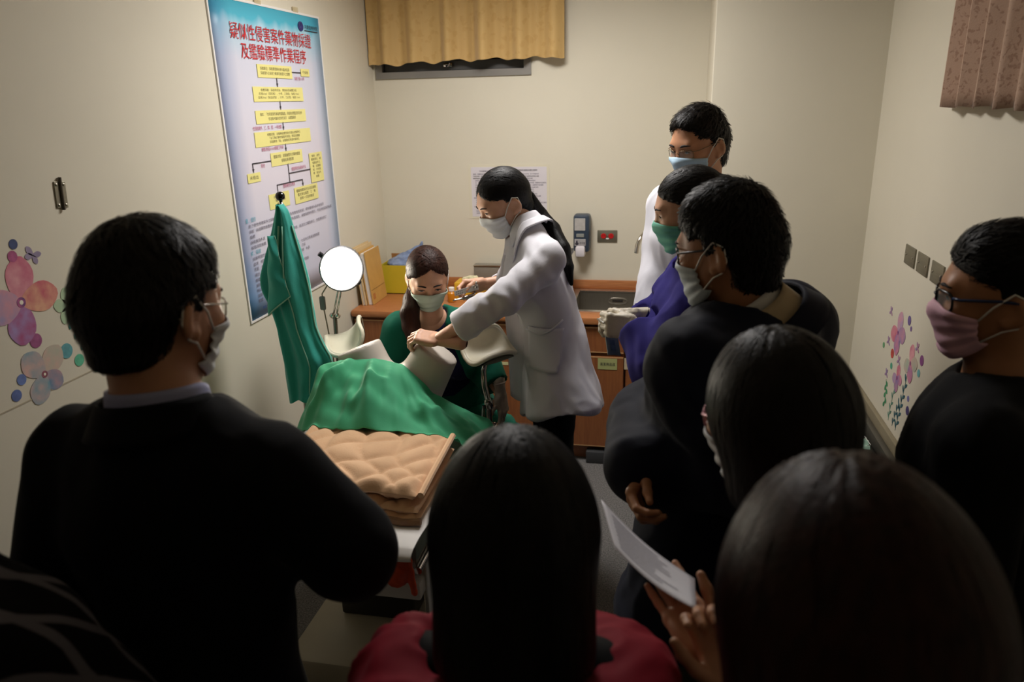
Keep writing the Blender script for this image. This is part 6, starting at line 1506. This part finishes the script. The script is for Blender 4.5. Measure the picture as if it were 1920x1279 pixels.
for sg, k in ((-1, 'L'), (1, 'R')):
    a, b_ = J['sh' + k], J['el' + k]
    o2 = march(BF2, np.array([a + (b_ - a) * u + J['r'] * sg * .2 - J['f'] * .06 for u in np.linspace(.0, .95, 12)]), np.tile(-J['r'] * sg, (12, 1)), .004)
    MB().tube([tuple(q) for q in o2], .009, 8).build('sleeve_stripe', C_red, o, smooth='all')
trousers(J, C_black, root, 'f'); shoes(J, C_shoe, root, C_sole)

# ================================================================== woman with long chestnut hair, holding a sheet
head = V3(0.164, 0.567, 1.469); fd = V3(-.15, .96, -.30)
J = stand_rig(head, fd, (-.15, 1), sw=.165, neck=head + V3(0, -.04, -.155), arms={'L': (V3(.06, .40, 1.02), V3(0.120, 0.777, 1.191)), 'R': (V3(.33, .48, 1.0), V3(0.085, 0.872, 1.177) - V3(0, 0, .006))})
hand = {'R': dict(dir=V3(0.016, 0.996, 1.203) - V3(0.085, 0.872, 1.177), palm=V3(-.25, -.1, .95), curl=(.05, .06, .08, .12), thumb=(.38, .25), scale=.86), 'L': dict(dir=V3(-.35, .6, .5), palm=V3(-.3, -.4, .8), curl=(.8, .9, .9, 1.0), scale=.86)}
root, F, R, T, s = person('woman with chestnut brown hair holding a printed sheet, seen from behind', J, head, fd, 'f', 'mid', hand, eyes=True)
H = hair_bob(.018, -.24, .012); hair_obj(H, R, T, s, H_chest, root, 3200, 18, .011, flow_down, .0013, 12, jit=.07, disp=streak_down(.0045, 9))
mask_obj(F, R, T, s, K_white, root, seed=12)
XF = top_sdf(J, sex='f', loose=.026, h=.010, hem=.10, neckr=.066, cuff=.82)
sdf_obj('jacket', XF, C_black, root, 2, wrinkle(.007, 8, 95))
trousers(J, C_black, root, 'f'); shoes(J, C_shoe, root, C_sole)
t = empty('printed_sheet', V3(0.002, 1.054, 1.193), 'white printed sheet of paper held in front of the navy jacket', 'paper')
pk = [np.array(q) for q in (V3(-0.087, 1.155, 1.228), V3(-0.055, 1.029, 1.217), V3(0.065, 0.867, 1.239), V3(0.067, 0.959, 1.222))]
def sheetp(u, v): return tuple((pk[0] * (1 - u) + pk[3] * u) * (1 - v) + (pk[1] * (1 - u) + pk[2] * u) * v + V3(0, 0, -.012 * math.sin(u * 3.14)))
solidify(MB().grid(sheetp, 16, 8).build('paper', mat('sheet_white', '#d3d2dc', .6, var=.01), t, smooth='all'), .0008)
rr = random.Random(3)
for k in range(9):
    v0 = .12 + .085 * k; b = MB(); u0, u1 = .12, .12 + rr.uniform(.45, .75)
    nn = unit(np.cross(pk[3] - pk[0], pk[1] - pk[0])); nn = nn if nn[2] > 0 else -nn
    b.grid(lambda u, v: tuple(np.array(sheetp(u0 + (u1 - u0) * u, v0 + .03 * v)) + nn * .0012), 8, 1); b.build('print_line', mat('print_grey', '#9a98a6', .6, var=.3, vscale=300), t)
